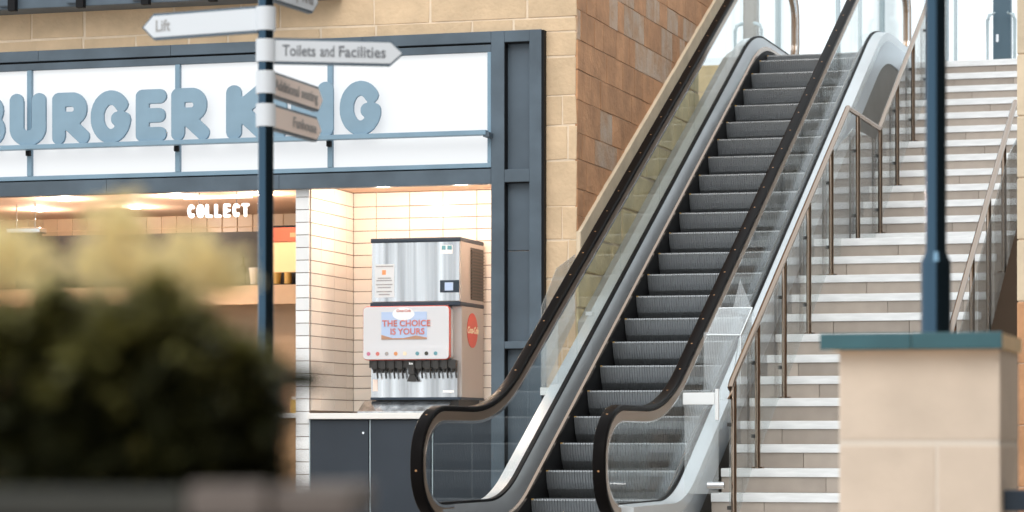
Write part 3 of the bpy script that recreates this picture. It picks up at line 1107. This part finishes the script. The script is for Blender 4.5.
dots = circ_pts(HP3, 0.43, 0, 0)
dot_me = None
for side in (-1, 1):
    xg = EX + side * 0.62
    hr = obj('handrail', sweep(bmesh.new(), HP3, hs_sec, xg), 'rubber', es, True)
    obj('handrail_guide', sweep(bmesh.new(), HP3, gd_sec, xg), 'guide_bronze_lit', es, True)
    obj('guide_edge', sweep(bmesh.new(), HP3, [(.020, -.092), (.034, -.092), (.034, -.078), (.020, -.078)] if side > 0 else
                            [(.018, -.094), (.036, -.094), (.036, -.074), (.018, -.074)], xg), 'chrome', es, True)
    for (y, z, ny, nz) in dots:
        if dot_me is None:
            bm = bmesh.new()
            cyl(bm, (0, 0, 0.0), (0, 0, 0.0015), .0075, n=10)
            dot_me = bpy.data.meshes.new('rail_dot')
            bm.to_mesh(dot_me)
            bm.free()
            dot_me.materials.append(MATS['dot_brown'])
        o = bpy.data.objects.new('rail_dot', dot_me)  # small brown disc repeated along the handrail
        COL.objects.link(o)
        o.parent = hr
        o.location = (xg, y + ny * .0258, z + nz * .0258)
        o.rotation_euler = (atan2(-ny, nz), 0, 0)
    # decks
    s = side
    def S(pts):
        return [(s * u, v) for u, v in pts]
    obj('inner_deck', sweep(bmesh.new(), PD, S([(.534, .02), (.534, .066), (.603, .172), (.603, .02)]), EX, False), 'deck_inner', es, True)
    obj('glass_gasket', sweep(bmesh.new(), PD, S([(.603, .08), (.603, .190), (.637, .190), (.637, .08)]), EX, False), 'black', es, True)
    obj('outer_deck', sweep(bmesh.new(), PD, S([(.637, .08), (.637, .182), (.738, .168), (.738, .08)]), EX, False), 'deck_outer', es, True)
    obj('outer_fascia', sweep(bmesh.new(), PD, S([(.715, -.15), (.715, .08), (.738, .08), (.738, -.15)]), EX, False), 'fascia_steel', es, True)
    obj('deck_trim', sweep(bmesh.new(), PD, S([(.520, .032), (.520, .062), (.537, .076), (.537, .032)]), EX, False), 'trim_copper', es, True)
    obj('skirt', sweep(bmesh.new(), PD, S([(.524, -.36), (.524, .034), (.534, .034), (.534, -.36)]), EX, False), 'black', es, True)
    # outer cladding panels, down to what stands beside
    clad = [(.70, -2.2), (.70, -.15), (.728, -.15), (.728, -2.2)]
    obj('side_cladding', sweep(bmesh.new(), [p for p in PD if p[0] > 18.5] , S(clad), EX, False), 'clad_grey', es, True)
    # glass panels
    yb = [NY0 - RN + .055, 18.9, 20.3, 21.7, 23.1, 24.5, 25.9, 27.3, 28.7, NY1 + RN - .055]
    for a, b in zip(yb[:-1], yb[1:]):
        bm = bmesh.new()
        n = 14
        ys = [a + .004 + (b - a - .008) * i / n for i in range(n + 1)]
        lo, hi = [], []
        for y in ys:
            zl = path_z(PD, y) + .185
            if y < NC0:
                dz = (RN - .05) * sqrt(max(0.0, 1 - ((y - NC0) / (RX - .05)) ** 2))
                zh = HR_B - RN + dz
                zl = max(zl, HR_B - RN - DROP - dz)
            elif y > NC1:
                dz = (RN - .05) * sqrt(max(0.0, 1 - ((y - NC1) / (RX - .05)) ** 2))
                zh = HR_T - RN + dz
                zl = max(zl, HR_T - RN - DROPT - dz)
            else:
                zh = path_z(PH, y) - .065
            lo.append(min(zl, zh - .002))
            hi.append(zh)
        rings = []
        for y, l, h in zip(ys, lo, hi):
            rings.append([bm.verts.new(p) for p in ((xg - .006, y, l), (xg + .006, y, l), (xg + .006, y, h), (xg - .006, y, h))])
        for r0, r1 in zip(rings[:-1], rings[1:]):
            for t in range(4):
                j = (t + 1) % 4
                bm.faces.new((r0[t], r0[j], r1[j], r1[t]))
        bm.faces.new(rings[0][::-1])
        bm.faces.new(rings[-1])
        obj('glass_panel', bm, 'glass', es)

# cover plate between escalator and the stone wall
obj('cover_plate', sweep(bmesh.new(), [p for p in PD if p[0] > YS] and [(YS, zn(YS))] + [p for p in PD if p[0] > YS],
                         [(-.864, -.3), (-.864, .05), (-.739, .05), (-.739, -.3)], EX, False), 'plate_grey', es)

# steps
def step_mesh():
    bm = bmesh.new()
    pitch = 0.0208
    prof = [(0.0, 0.0), (-.003, -.012), (0.003, -.045), (0.016, -.09), (0.042, -.14), (0.078, -.185), (0.11, -.22)]
    nr = 50
    x0 = -nr * pitch / 2
    cols_ = []
    for i in range(nr):
        xa = x0 + i * pitch
        for xo, dy in ((0.0, .007), (.003, 0.0), (.012, 0.0), (.015, .007)):
            cols_.append((xa + xo, dy))
    cols_.append((x0 + nr * pitch, .007))
    grid = []
    for xx, dy in cols_:
        grid.append([bm.verts.new((xx, py_ + dy, pz)) for py_, pz in prof])
    for a_, b_ in zip(grid[:-1], grid[1:]):
        for t in range(len(prof) - 1):
            bm.faces.new((a_[t], b_[t], b_[t + 1], a_[t + 1]))
    # tread
    tb = [bm.verts.new((xx, 0.39, -0.0)) for xx in (cols_[0][0], cols_[-1][0])]
    bm.faces.new([g[0] for g in grid] + [tb[1], tb[0]])
    me = bpy.data.meshes.new('step')
    bm.normal_update()
    bm.to_mesh(me)
    bm.free()
    me.materials.append(MATS['step_alu'])
    return me
sm = step_mesh()
dm = bpy.data.meshes.new('demarcation_strip')
bm = bmesh.new()
box(bm, 0, .014, -.003, .03, -.007, .002)
bm.to_mesh(dm)
bm.free()
dm.materials.append(MATS['yellow'])
for n in range(-4, 23):
    y = 27.64 - 0.4 * n
    z = 4.227 - 0.2064 * n
    if n < -1:
        z = {-2: 4.615, -3: 4.72, -4: 4.76}[n]
    if n > 19:
        z = {20: 0.12, 21: 0.02, 22: 0.004}[n]
    st = bpy.data.objects.new('step', sm)
    COL.objects.link(st)
    st.parent = es
    st.location = (EX, y, z)
    dmo = bpy.data.objects.new('demarcation_strip', dm)
    COL.objects.link(dmo)
    dmo.parent = st
    dmo.location = (-.517, 0, 0)
obj('comb_plate', B(EX - .52, EX + .52, 17.5, 18.75, -.02, .008), 'deck_inner', es)
obj('comb_plate', B(EX - .52, EX + .52, 29.55, 30.98, Z2 - .03, Z2 + .002), 'deck_inner', es)
obj('truss_bottom', sweep(bmesh.new(), [p for p in PD if p[0] > 18.5], [(-.7, -1.0), (-.7, -.6), (.7, -.6), (.7, -1.0)], EX, False), 'step_dark', es)

# ------------------------------------------------------------------ stairs
SX0, SX1, SXT = -4.45, -2.69, -2.84
R_, G_ = 0.177, 0.343
low = [(i, 24.22 - G_ * (14 - i), R_ * i) for i in range(1, 15)]
upp = [(j, 26.12 + G_ * (j - 1), R_ * (14 + j)) for j in range(1, 14)]
stc = thing('staircase', 'wide stairs with tan tiled risers and white nosings', 'stairs')
noses = [(y, z) for _, y, z in low] + [(y, z) for _, y, z in upp]
ys_all = [n_[0] for n_ in noses] + [31.0]
CACHE2 = {}
for k, (y, z) in enumerate(noses):
    yb_ = ys_all[k + 1]
    NH = 0.062
    bm = bmesh.new()
    box(bm, 0, SXT - SX0, 0, yb_ - y + .02, -NH, 0, bev=.004)
    o = obj('tread', bm, 'tread', stc, loc=(SX0, y, z))
    if k < len(noses) - 1:
        bm = bmesh.new()
        box(bm, 0, SX1 - SXT, 0, yb_ - y + .02, -.03, 0)
        obj('side_tread', bm, 'riser', stc, loc=(SXT, y + .012, z - .001))
    # riser tiles
    off = (k * 0.23) % 0.62
    x = SX0 - off
    while x < SX1:
        a, b = max(x, SX0), min(x + .62, SX1)
        if b - a > .03:
            key = (round(b - a, 3))
            if key not in CACHE2:
                bm = bmesh.new()
                slab(bm, [(.0015, -R_ + .001), (b - a - .0015, -R_ + .001), (b - a - .0015, -.004), (.0015, -.004)], 'y', 0, .012, .002)
                me = bpy.data.meshes.new('riser_tile')
                bmesh.ops.recalc_face_normals(bm, faces=bm.faces)
                bm.to_mesh(me)
                bm.free()
                me.materials.append(MATS['riser'])
                CACHE2[key] = me
            o = bpy.data.objects.new('riser_tile', CACHE2[key])
            COL.objects.link(o)
            o.parent = stc
            o.location = (a, y + .016, z)
        x += .62
bm = bmesh.new()
prev = None
pts = [(low[0][1] + .03, 0.0)]
for k, (y, z) in enumerate(noses):
    pts.append((y + .03, z - .063))
    pts.append((ys_all[k + 1] + .03, z - .063))
pts.append((31.03, 3.6))
pts.append((30.2, 3.6))
pts.append((22.5, 0.0))
prism(bm, pts, 'x', SX0 + .01, SX1 - .01)
obj('core', bm, 'stair_core', stc)
# right hand dark stringer
sg = obj('stringer_panel', prism(bmesh.new(), [(18.9, 0.0), (19.5, .20), (24.2, 2.62), (25.9, 2.64), (30.9, 5.2), (30.9, 3.0), (24, 0.0)], 'x', SX1 + .002, -2.25), 'dark_bronze')
tag(sg, 'dark bronze stringer panel along the right side of the stairs', 'panel')

# railings
def railing(X, label, xinfill):
    t = thing('stair_railing', label, 'railing', 'stair railings')
    H = 1.03
    r = .024
    def nz(y):
        return .177 + (y - 19.76) * TAN
    ylo = 19.56
    zk = 14 * R_ + 1.147
    yk0 = 24.40
    yk1 = 26.10
    lowz = zk - (yk0 - ylo) * TAN
    pts = [(X, ylo - .02, lowz - .10), (X, ylo - .01, lowz - .02), (X, ylo + .05, lowz + .03)] if X < -3.5 else [(X, ylo, lowz)]
    pts += [(X, yk0, zk)]
    pts += [(X, yk1, zk)]
    pts += [(X, 30.4, zk + (30.4 - yk1) * TAN)]
    # separate straight runs so the mitres stay crisp
    bm = bmesh.new()
    tube(bm, pts[:-2], r)
    obj('handrail', bm, 'rail_steel', t, True)
    bm = bmesh.new()
    tube(bm, [pts[-3], pts[-2]], r)
    obj('handrail', bm, 'rail_steel', t, True)
    bm = bmesh.new()
    tube(bm, pts[-2:], r)
    obj('handrail', bm, 'rail_steel', t, True)
    def railz(y):
        if y < yk0:
            return lowz + (y - ylo) * TAN
        if y < yk1:
            return zk
        return zk + (y - yk1) * TAN
    posts = [(19.66, 0.0)] + [(low[i - 1][1] + .05, low[i - 1][2]) for i in (3, 6, 9, 12)] + [(24.93, 14 * R_)] + [(upp[j - 1][1] + .05, upp[j - 1][2]) for j in (1, 4, 7, 10, 13)]
    for (y, z) in posts:
        bm = bmesh.new()
        cyl(bm, (X, y, z), (X, y, railz(y) - .02), .021, n=14)
        p = obj('post', bm, 'rail_steel', t, True)
        bm = bmesh.new()
        cyl(bm, (X, y, z), (X, y, z + .012), .05, n=16)
        obj('base_plate', bm, 'rail_steel', p, True)
        L = railz(y) - z
        for f_ in (0.22, 0.72):
            bm = bmesh.new()
            box(bm, X + xinfill - .012, X - .0, y - .013, y + .013, z + L * f_ - .014, z + L * f_ + .014, bev=.003)
            obj('glass_clamp', bm, 'vent_black', p)
    # glass panels between posts
    for (ya, za), (yb2, zb) in zip(posts[:-1], posts[1:]):
        if abs(zb - za) < .2 and yb2 - ya > .8:
            lo_a = lo_b = za + .02
        else:
            lo_a, lo_b = za + .02, zb + .02
        bm = bmesh.new()
        prism(bm, [(ya + .03, lo_a), (yb2 - .03, lo_b), (yb2 - .03, railz(yb2 - .03) - .12), (ya + .03, railz(ya + .03) - .12)], 'x', X + xinfill - .006, X + xinfill + .006)
        obj('glass_panel', bm, 'glass_stair', t)
    return t
railing(-4.185, 'brushed steel stair railing with glass beside the escalator', -.035)
railing(-2.745, 'brushed steel stair railing with glass on the right side of the stairs', .035)

# tall stone column right of the stairs
cm = thing('stone_column', 'tall sandstone column at the right edge behind the pier', 'column')
z = 0
k = 0
while z < 5.6:
    h = .42
    bm = bmesh.new()
    box(bm, -2.17, -1.4, 19.4, 20.2, z + .004, z + h - .004, bev=.008)
    obj('block', bm, 'stone_pale' if z > 1.4 else 'stone_brown', cm)
    z += h
obj('core', B(-2.16, -1.41, 19.41, 20.19, 0, 5.6), 'mortar', cm)

# ------------------------------------------------------------------ acrylic guards
ag = thing('acrylic_guard', 'clear acrylic deflector between the left handrail and the shop column', 'guard')
gx0, gx1 = -5.985, -5.945
yg = 21.34
zb0 = zn(yg) + .12
obj('front_pane', B(gx0 - .10, gx1, yg, yg + .008, zb0 + .02, zb0 + .56), 'glass_acrylic', ag)
bm = bmesh.new()
prism(bm, [(yg, zb0), (yg + 1.0, zn(yg + 1.0) + .21), (yg + 1.0, zn(yg + 1.0) + .74), (yg + .45, zn(yg + .45) + .88), (yg, zb0 + .66)], 'x', gx0 - .10, gx0 - .092)
obj('side_pane', bm, 'glass_acrylic', ag)
obj('fixing_strip', B(gx0 - .10, gx1, yg - .02, yg, zb0 - .03, zb0 + .03), 'white_plastic', ag)
obj('fixing_strip', B(gx0 - .0, gx1 + .02, yg + .98, yg + 1.0, zn(yg + 1) + .24, zn(yg + 1) + .27), 'white_plastic', ag)
ag = thing('acrylic_guard', 'clear acrylic box deflector between the right handrail and stair railing', 'guard')
hx0, hx1 = -4.535, -4.262
yg, dg_ = 20.25, 0.42
zlo, zhi = 1.03, 1.50
zr = dg_ * TAN
bm = bmesh.new()
prism(bm, [(hx0, zlo), (hx1, zlo), (hx1, zhi), (hx0, zhi + .03)], 'y', yg, yg + .008)
obj('front_pane', bm, 'glass_acrylic', ag)
bm = bmesh.new()
prism(bm, [(yg, zlo), (yg + dg_, zlo + zr), (yg + dg_, zhi + zr), (yg, zhi)], 'x', hx1 - .008, hx1)
obj('side_pane', bm, 'glass_acrylic', ag)
bm = bmesh.new()
prism(bm, [(yg, zhi + .002), (yg + dg_, zhi + .002 + zr), (yg + dg_, zhi + .010 + zr), (yg, zhi + .010)], 'x', hx0 + .02, hx1)
obj('top_pane', bm, 'glass_acrylic', ag)
bm = bmesh.new()
prism(bm, [(hx0 + .12, zhi + zr - .02), (hx1 + .02, zhi + zr - .06), (hx1 - .09, zhi + zr + .22)], 'y', yg + dg_, yg + dg_ + .008)
obj('fin', bm, 'glass_acrylic', ag)
for pts_ in ([(hx0 + .02, yg, zhi + .01), (hx1, yg, zhi + .006)], [(hx1, yg, zhi + .006), (hx1, yg + dg_, zhi + .006 + zr)],
             [(hx1, yg, zlo + .12), (hx1, yg, zhi)], [(hx0 + .02, yg + dg_, zhi + zr + .006), (hx1, yg + dg_, zhi + zr + .006)],
             [(hx1 - .01, yg + .01, zhi - .02), (hx1 - .10, yg + .2, zhi - .30)]):
    bm = bmesh.new()
    tube(bm, pts_, .005, 8)
    obj('polished_edge', bm, 'acrylic_edge', ag, True)
# white topped barrier by the newel post
wbz = thing('barrier_panel', 'white topped clear barrier closing the gap beside the bottom stair post', 'barrier')
yb_ = 19.55
obj('top_board', B(-4.53, -4.30, yb_, yb_ + .03, .99, 1.075, bev=.004), 'white_plastic', wbz)
obj('clear_panel', B(-4.52, -4.275, yb_ + .01, yb_ + .018, .36, .99), 'glass_acrylic', wbz)
obj('end_post', B(-4.298, -4.272, yb_, yb_ + .03, .88, 1.10, bev=.004), 'white_plastic', wbz)
bm = bmesh.new()
cyl(bm, (-4.35, yb_, .42), (-4.23, yb_, .42), .025, n=14)
obj('fixing_pin', bm, 'chrome', wbz, True)

# ------------------------------------------------------------------ upper glazing and doors
YG = 34.0
def zline(bm, x0, x1, z0=Z2, z1=8.6, d=.06):
    return box(bm, x0, x1, YG - d, YG + d, z0, z1)
wn = obj('window_1', B(-16, 6, YG + .02, YG + .03, Z2, 8.6), 'glass_clear')
wn['kind'] = 'structure'
tag(wn, 'bright glazed wall at the head of the stairs', 'window')
c_, s_ = cos(radians(16.5)), sin(radians(16.5))
for px, wd, m in ((778, .05, 'frame_light'), (838, .04, 'frame_light'), (882, .05, 'frame_light'), (907, .07, 'frame_light'),
                  (955.5, .03, 'frame_light'), (947, .03, 'frame_light'), (860, .03, 'frame_light')):
    x = x_at(px, YG)
    bm = bmesh.new()
    zline(bm, x - wd / 2, x + wd / 2)
    obj('window_frame', bm, m, wn)
obj('window_frame', B(-16, 6, YG - .06, YG + .06, 8.6, 8.8), 'frame_light', wn)
def dset(name, pxa, pxb, m, label, hx):
    x0, x1 = x_at(pxa, YG - .2), x_at(pxb, YG - .2)
    o = obj(name, B(x0, x1, YG - .25, YG - .1, Z2, 8.6), m)
    o['kind'] = 'structure'
    tag(o, label, 'door')
    for px, d_ in hx:
        x = x_at(px, YG - .3)
        zt = 5.78
        bm = bmesh.new()
        xe = x0 if d_ > 0 else x1
        tube(bm, [(xe + .02 * d_, YG - .34, zt), (x + .08 * d_, YG - .34, zt), (x + .02 * d_, YG - .34, zt - .02), (x, YG - .34, zt - .08), (x, YG - .34, zt - .8), (x + .06 * d_, YG - .34, zt - .86)], .022)
        obj('door_handle', bm, 'frame_light', o, True)
    return o
dset('door_1', 744, 757.5, 'timber_grey', 'grey timber door stile with steel pull handles behind the escalator head', ((736, 1), (762, -1)))
d2 = dset('door_2', 993.5, 1011, 'frame_dark', 'dark blue door stile with steel pull handles at the head of the stairs', ((988, 1), (1015, -1)))
obj('lock_plate', B(x_at(996, YG - .27), x_at(998.5, YG - .27), YG - .262, YG - .25, 5.45, 5.54), 'chrome', d2)

# ------------------------------------------------------------------ finger signpost
SPX, SPY = -4.96, 12.61
sp = thing('signpost', 'dark blue finger post with white direction signs in front of the shop', 'signpost', loc=(SPX, SPY, 0))
bm = bmesh.new()
cyl(bm, (0, 0, 0), (0, 0, 3.12), .0375, n=24)
obj('post', bm, 'pole_blue', sp, True)
bm = bmesh.new()
cyl(bm, (0, 0, 0), (0, 0, .5), .06, n=24)
obj('sleeve', bm, 'pole_blue', sp, True)
bm = bmesh.new()
cyl(bm, (0, 0, 3.12), (0, 0, 3.17), .045, .03, n=24)
obj('cap', bm, 'pole_blue', sp, True)
ct_, st_ = cos(radians(16.5)), sin(radians(16.5))
def cam2world(r, dep):             # a plan direction given as (right, away)
    return Vector((r * ct_ - dep * st_, r * st_ + dep * ct_, 0))
def finger(zc, vec, H, body, face, size, ink, tx, yoff=0):
    d = cam2world(*vec)
    L = d.length
    d.normalize()
    right = cam2world(1, 0)
    sgn = 1 if d.dot(right) > 0 else -1
    bx_ = d * sgn                  # text runs to the right
    ang = atan2(bx_.y, bx_.x)
    bm = bmesh.new()
    cyl(bm, (0, 0, zc - H * .5), (0, 0, zc + H * .5), .0475, n=24)
    obj('collar', bm, 'sign_face', sp, True)
    tip = .055
    for grow, nm, m, y0, y1 in ((.012, 'blade_edge', 'sign_back', -.012, .014), (0, 'blade', face, -.016, -.0122)):
        h = H / 2 - .004 + grow
        pts = [(.04, -h), (L - tip, -h), (L + grow, 0), (L - tip, h), (.04, h)]
        if sgn < 0:
            pts = [(-u, v) for u, v in pts]
        bm = bmesh.new()
        prism(bm, pts, 'y', y0, y1)
        o = obj(nm, bm, m, sp)
        o.location = (0, 0, zc)
        o.rotation_euler = (0, 0, ang)
    a, b = tx
    n = len(body)
    pos = 0
    for word in body.split(' '):       # each word is a piece of its own
        if sgn > 0:
            wa, wb = a + (b - a) * pos / n, a + (b - a) * (pos + len(word)) / n
        else:
            wa, wb = b - (b - a) * pos / n, b - (b - a) * (pos + len(word)) / n
        pos += len(word) + 1
        me = text_mesh(word, size, .0006, .0009)
        xs_ = [v.co.x for v in me.vertices]
        k = abs(wb - wa) * L / (max(xs_) - min(xs_))
        mid = (max(xs_) + min(xs_)) / 2
        dn = any(ch in 'gpqyj' for ch in word)
        zs_ = [v.co.z for v in me.vertices]
        lo_z = min(zs_)
        base = lo_z + (size * .19 if dn else 0.0)     # put every word on one baseline
        cx = (wa + wb) / 2 * L * sgn
        for v in me.vertices:
            v.co.x = (v.co.x - mid) * k + cx
            v.co.z = v.co.z - base - size * .33
            v.co.y -= .018
        o = link('lettering', me, ink, sp)
        o.location = (0, 0, zc + yoff)
        o.rotation_euler = (0, 0, ang)
finger(2.748, (-.612, .29), .112, 'Lift', 'sign_face', .078, 'ink_soft', (.775, .895))
finger(2.596, (.643, .10), .108, 'Toilets and Facilities', 'sign_face', .075, 'ink', (.12, .88))
finger(2.445, (.208, .72), .108, 'Additional seating', 'sign_face_warm', .072, 'ink_soft', (.10, .9))
finger(2.288, (.205, .66), .108, 'Funhouse', 'sign_face_warm', .072, 'ink_soft', (.45, .9))
finger(2.905, (.20, .50), .112, 'Soft Play Area', 'sign_face', .072, 'ink_soft', (.10, .9))

# ------------------------------------------------------------------ stone pier with coping and lamp column
pi_ = thing('stone_pier', 'square stone pier with teal coping in the right foreground', 'pier')
PX0, PX1, PY0, PY1 = -1.732, -1.166, 9.9, 10.47
ZP = 1.058
obj('core', B(PX0 + .003, PX1 - .003, PY0 + .003, PY1 - .003, 0, ZP - .002), 'pier_mortar', pi_)
for z0, z1, cut in ((0.0, .37, -1.55), (.37, .725, -1.385), (.735, ZP, None)):
    xs = [PX0, PX1] if cut is None else [PX0, cut, PX1]
    for a, b in zip(xs[:-1], xs[1:]):
        bm = bmesh.new()
        box(bm, a + .005, b - .005 if b != PX1 else b, PY0, PY1, z0 + .006, z1 - .006, bev=.004)
        obj('block', bm, 'pier_stone', pi_)
obj('coping', B(-1.77, -1.16, PY0 - .05, PY1 + .05, ZP, 1.112), 'coping_warm_lit', pi_)
obj('coping_fascia', B(-1.786, -1.4665, PY0 - .066, PY0 - .05, ZP - .002, 1.114, bev=.003), 'coping_teal', pi_)
obj('coping_fascia', B(-1.4645, -1.152, PY0 - .066, PY0 - .05, ZP - .002, 1.114, bev=.003), 'coping_teal', pi_)
lc = thing('lamp_column', 'dark blue tubular lamp column standing on the stone pier', 'column', loc=(-1.423, 10.15, 1.112))
bm = bmesh.new()
cyl(bm, (0, 0, 0), (0, 0, .265), .054, n=28)
cyl(bm, (0, 0, .265), (0, 0, .30), .054, .039, n=28)
obj('base_sleeve', bm, 'pole_blue', lc, True)
bm = bmesh.new()
cyl(bm, (0, 0, .30), (0, 0, 2.6), .0375, n=28)
obj('shaft', bm, 'pole_blue', lc, True)
bm = bmesh.new()
cyl(bm, (0, 0, 2.6), (0, 0, 2.64), .0375, .16, n=28)
cyl(bm, (0, 0, 2.64), (0, 0, 2.70), .16, .14, n=28)
obj('lantern', bm, 'pole_blue', lc, True)
br = obj('steel_rail', B(-1.166, -0.5, 10.0, 10.08, .49, .565, bev=.006), 'trim_navy')
tag(br, 'dark steel rail fixed to the right side of the pier', 'rail')

# ------------------------------------------------------------------ planter and shrubs, near left
pl = thing('planter', 'grey stone planter trough in the near left foreground', 'planter')
def near(px, d):
    xc = (px - 512) / 2830.0 * d
    p = cam2world(xc, d)
    return p.x, p.y
A = near(-260, 3.15)
ang = radians(16.5)
pl.location = (A[0], A[1], 0)
pl.rotation_euler = (0, 0, ang)
LW = 0.86 - .05
def ppart(name, x0, x1, y0, y1, z0, z1, m):
    return obj(name, B(x0, x1, y0, y1, z0, z1, bev=.006), m, pl)
ppart('wall', 0, LW - .2, -.12, .30, 0, .655, 'planter_grey')
ppart('soil', .03, LW - .23, -.08, .27, .6552, .672, 'soil')
ppart('rim', -.02, .30, -.16, -.09, .655, .688, 'planter_grey')
ppart('rim', .302, .515, -.16, -.09, .655, .688, 'planter_grey')
ppart('rim', .517, .60, -.165, -.085, .655, .694, 'planter_pale')
ppart('rim', -.02, .60, .26, .33, .655, .688, 'planter_grey')
ppart('side_ledge', .602, .69, -.15, .32, .655, .690, 'planter_pale')
ppart('side_ledge_support', .605, .66, -.10, .28, 0, .6548, 'planter_grey')

def leaf_into(verts, faces, mids, c, d, up, L, W, mi):
    d = d.normalized()
    sd = d.cross(up)
    if sd.length < 1e-3:
        sd = d.cross(Vector((1, 0, 0)))
    sd.normalize()
    n = sd.cross(d)
    b = len(verts)
    for t, wv, nv in ((0, 0, 0), (.35, .5, .06), (.35, -.5, .06), (.7, .38, .05), (.7, -.38, .05), (1, 0, -.05)):
        verts.append(c + d * (L * t) + sd * (W * wv) + n * (L * nv))
    faces += [(b, b + 1, b + 2), (b + 1, b + 3, b + 4, b + 2), (b + 3, b + 5, b + 4)]
    mids += [mi] * 3

def shrub(px0, px1, ptop, d0, n, label, tips):
    root = thing('shrub', label, 'shrub', 'shrubs in the near planter')
    xa, ya = near((px0 + px1) / 2, d0)
    root.location = (xa, ya, .672)
    root.rotation_euler = (0, 0, ang)
    wd = (px1 - px0) / 2830.0 * d0
    ht = CAM_Z + (440 - ptop) / 2830.0 * d0 - .672
    verts, faces, mids = [], [], []
    rnd = random.Random(px0)
    for i in range(n):
        u = rnd.uniform(-1, 1)
        zz = rnd.random()
        lim = sqrt(max(0, 1 - (max(0, zz - .5) / .5) ** 2)) * .8 + .2
        x = u * wd / 2 * lim * 1.08
        y = rnd.uniform(-.10, .10)
        z = .01 + zz * ht * (.78 + .12 * sin(x * 38 + px0))
        dv = Vector((rnd.uniform(-1, 1) + u * .6, rnd.uniform(-1, 1), rnd.uniform(-.4, 1)))
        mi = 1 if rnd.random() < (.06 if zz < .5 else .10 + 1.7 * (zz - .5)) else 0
        leaf_into(verts, faces, mids, Vector((x, y, z)), dv, Vector((rnd.uniform(-.4, .4), rnd.uniform(-.4, .4), 1)), rnd.uniform(.028, .046), rnd.uniform(.014, .022), mi)
    if px1 > 260:
        for k in range(9):
            leaf_into(verts, faces, mids, Vector((wd * .56, .0, CAM_Z + (440 - 381) / 2830 * d0 - .672 + (k - 4) * .0018)), Vector((1, 0, .03 * (k % 3 - 1))), Vector((0, -1.0, 1)), .048 + .004 * (k % 3), .022, 0)
    me = bpy.data.meshes.new('foliage')
    me.from_pydata([tuple(v) for v in verts], [], faces)
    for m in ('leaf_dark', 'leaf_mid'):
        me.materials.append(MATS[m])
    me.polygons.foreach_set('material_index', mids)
    o = link('foliage', me, None, root)
    o['kind'] = 'stuff'
    verts, faces, mids = [], [], []
    for (tpx, tpy, cnt, spread) in tips:
        tx = (tpx - (px0 + px1) / 2) / 2830.0 * d0
        tz = CAM_Z + (440 - tpy) / 2830.0 * d0 - .672
        for i in range(int(cnt * 1.3)):
            c = Vector((tx + rnd.gauss(0, spread * 1.2), rnd.uniform(-.05, .06), tz + rnd.gauss(0, spread)))
            dv = Vector((rnd.uniform(-1, 1), rnd.uniform(-.6, .6), rnd.uniform(-.2, 1.2)))
            leaf_into(verts, faces, mids, c, dv, Vector((rnd.uniform(-.5, .5), -1, .4)), rnd.uniform(.020, .034), rnd.uniform(.012, .018), 0)
    me = bpy.data.meshes.new('young_leaves')
    me.from_pydata([tuple(v) for v in verts], [], faces)
    me.materials.append(MATS['leaf_pale'])
    o = link('young_leaves', me, None, root)
    o['kind'] = 'stuff'
    for i in range(5):
        u = (i - 2) / 2.5
        bm = bmesh.new()
        tube(bm, [(u * .03, 0, -.005), (u * wd * .25, rnd.uniform(-.03, .03), ht * .4), (u * wd * .42, rnd.uniform(-.05, .05), ht * .85)], .003, 6)
        obj('stem', bm, 'stem', root, True)
    return root
shrub(-90, 95, 255, 3.25, 2600, 'bushy dark shrub at the left edge of the frame', ((10, 250, 34, .014), (-5, 280, 20, .015), (38, 285, 14, .012)))
shrub(70, 215, 280, 3.15, 2400, 'dark shrub with pale yellow young leaves in the middle of the planter', ((118, 232, 30, .012), (125, 268, 46, .017), (150, 290, 20, .014), (92, 280, 10, .01)))
shrub(180, 272, 290, 3.25, 1800, 'dark shrub at the right end of the planter reaching towards the pier', ((200, 268, 52, .016), (175, 285, 16, .012), (222, 290, 14, .012)))
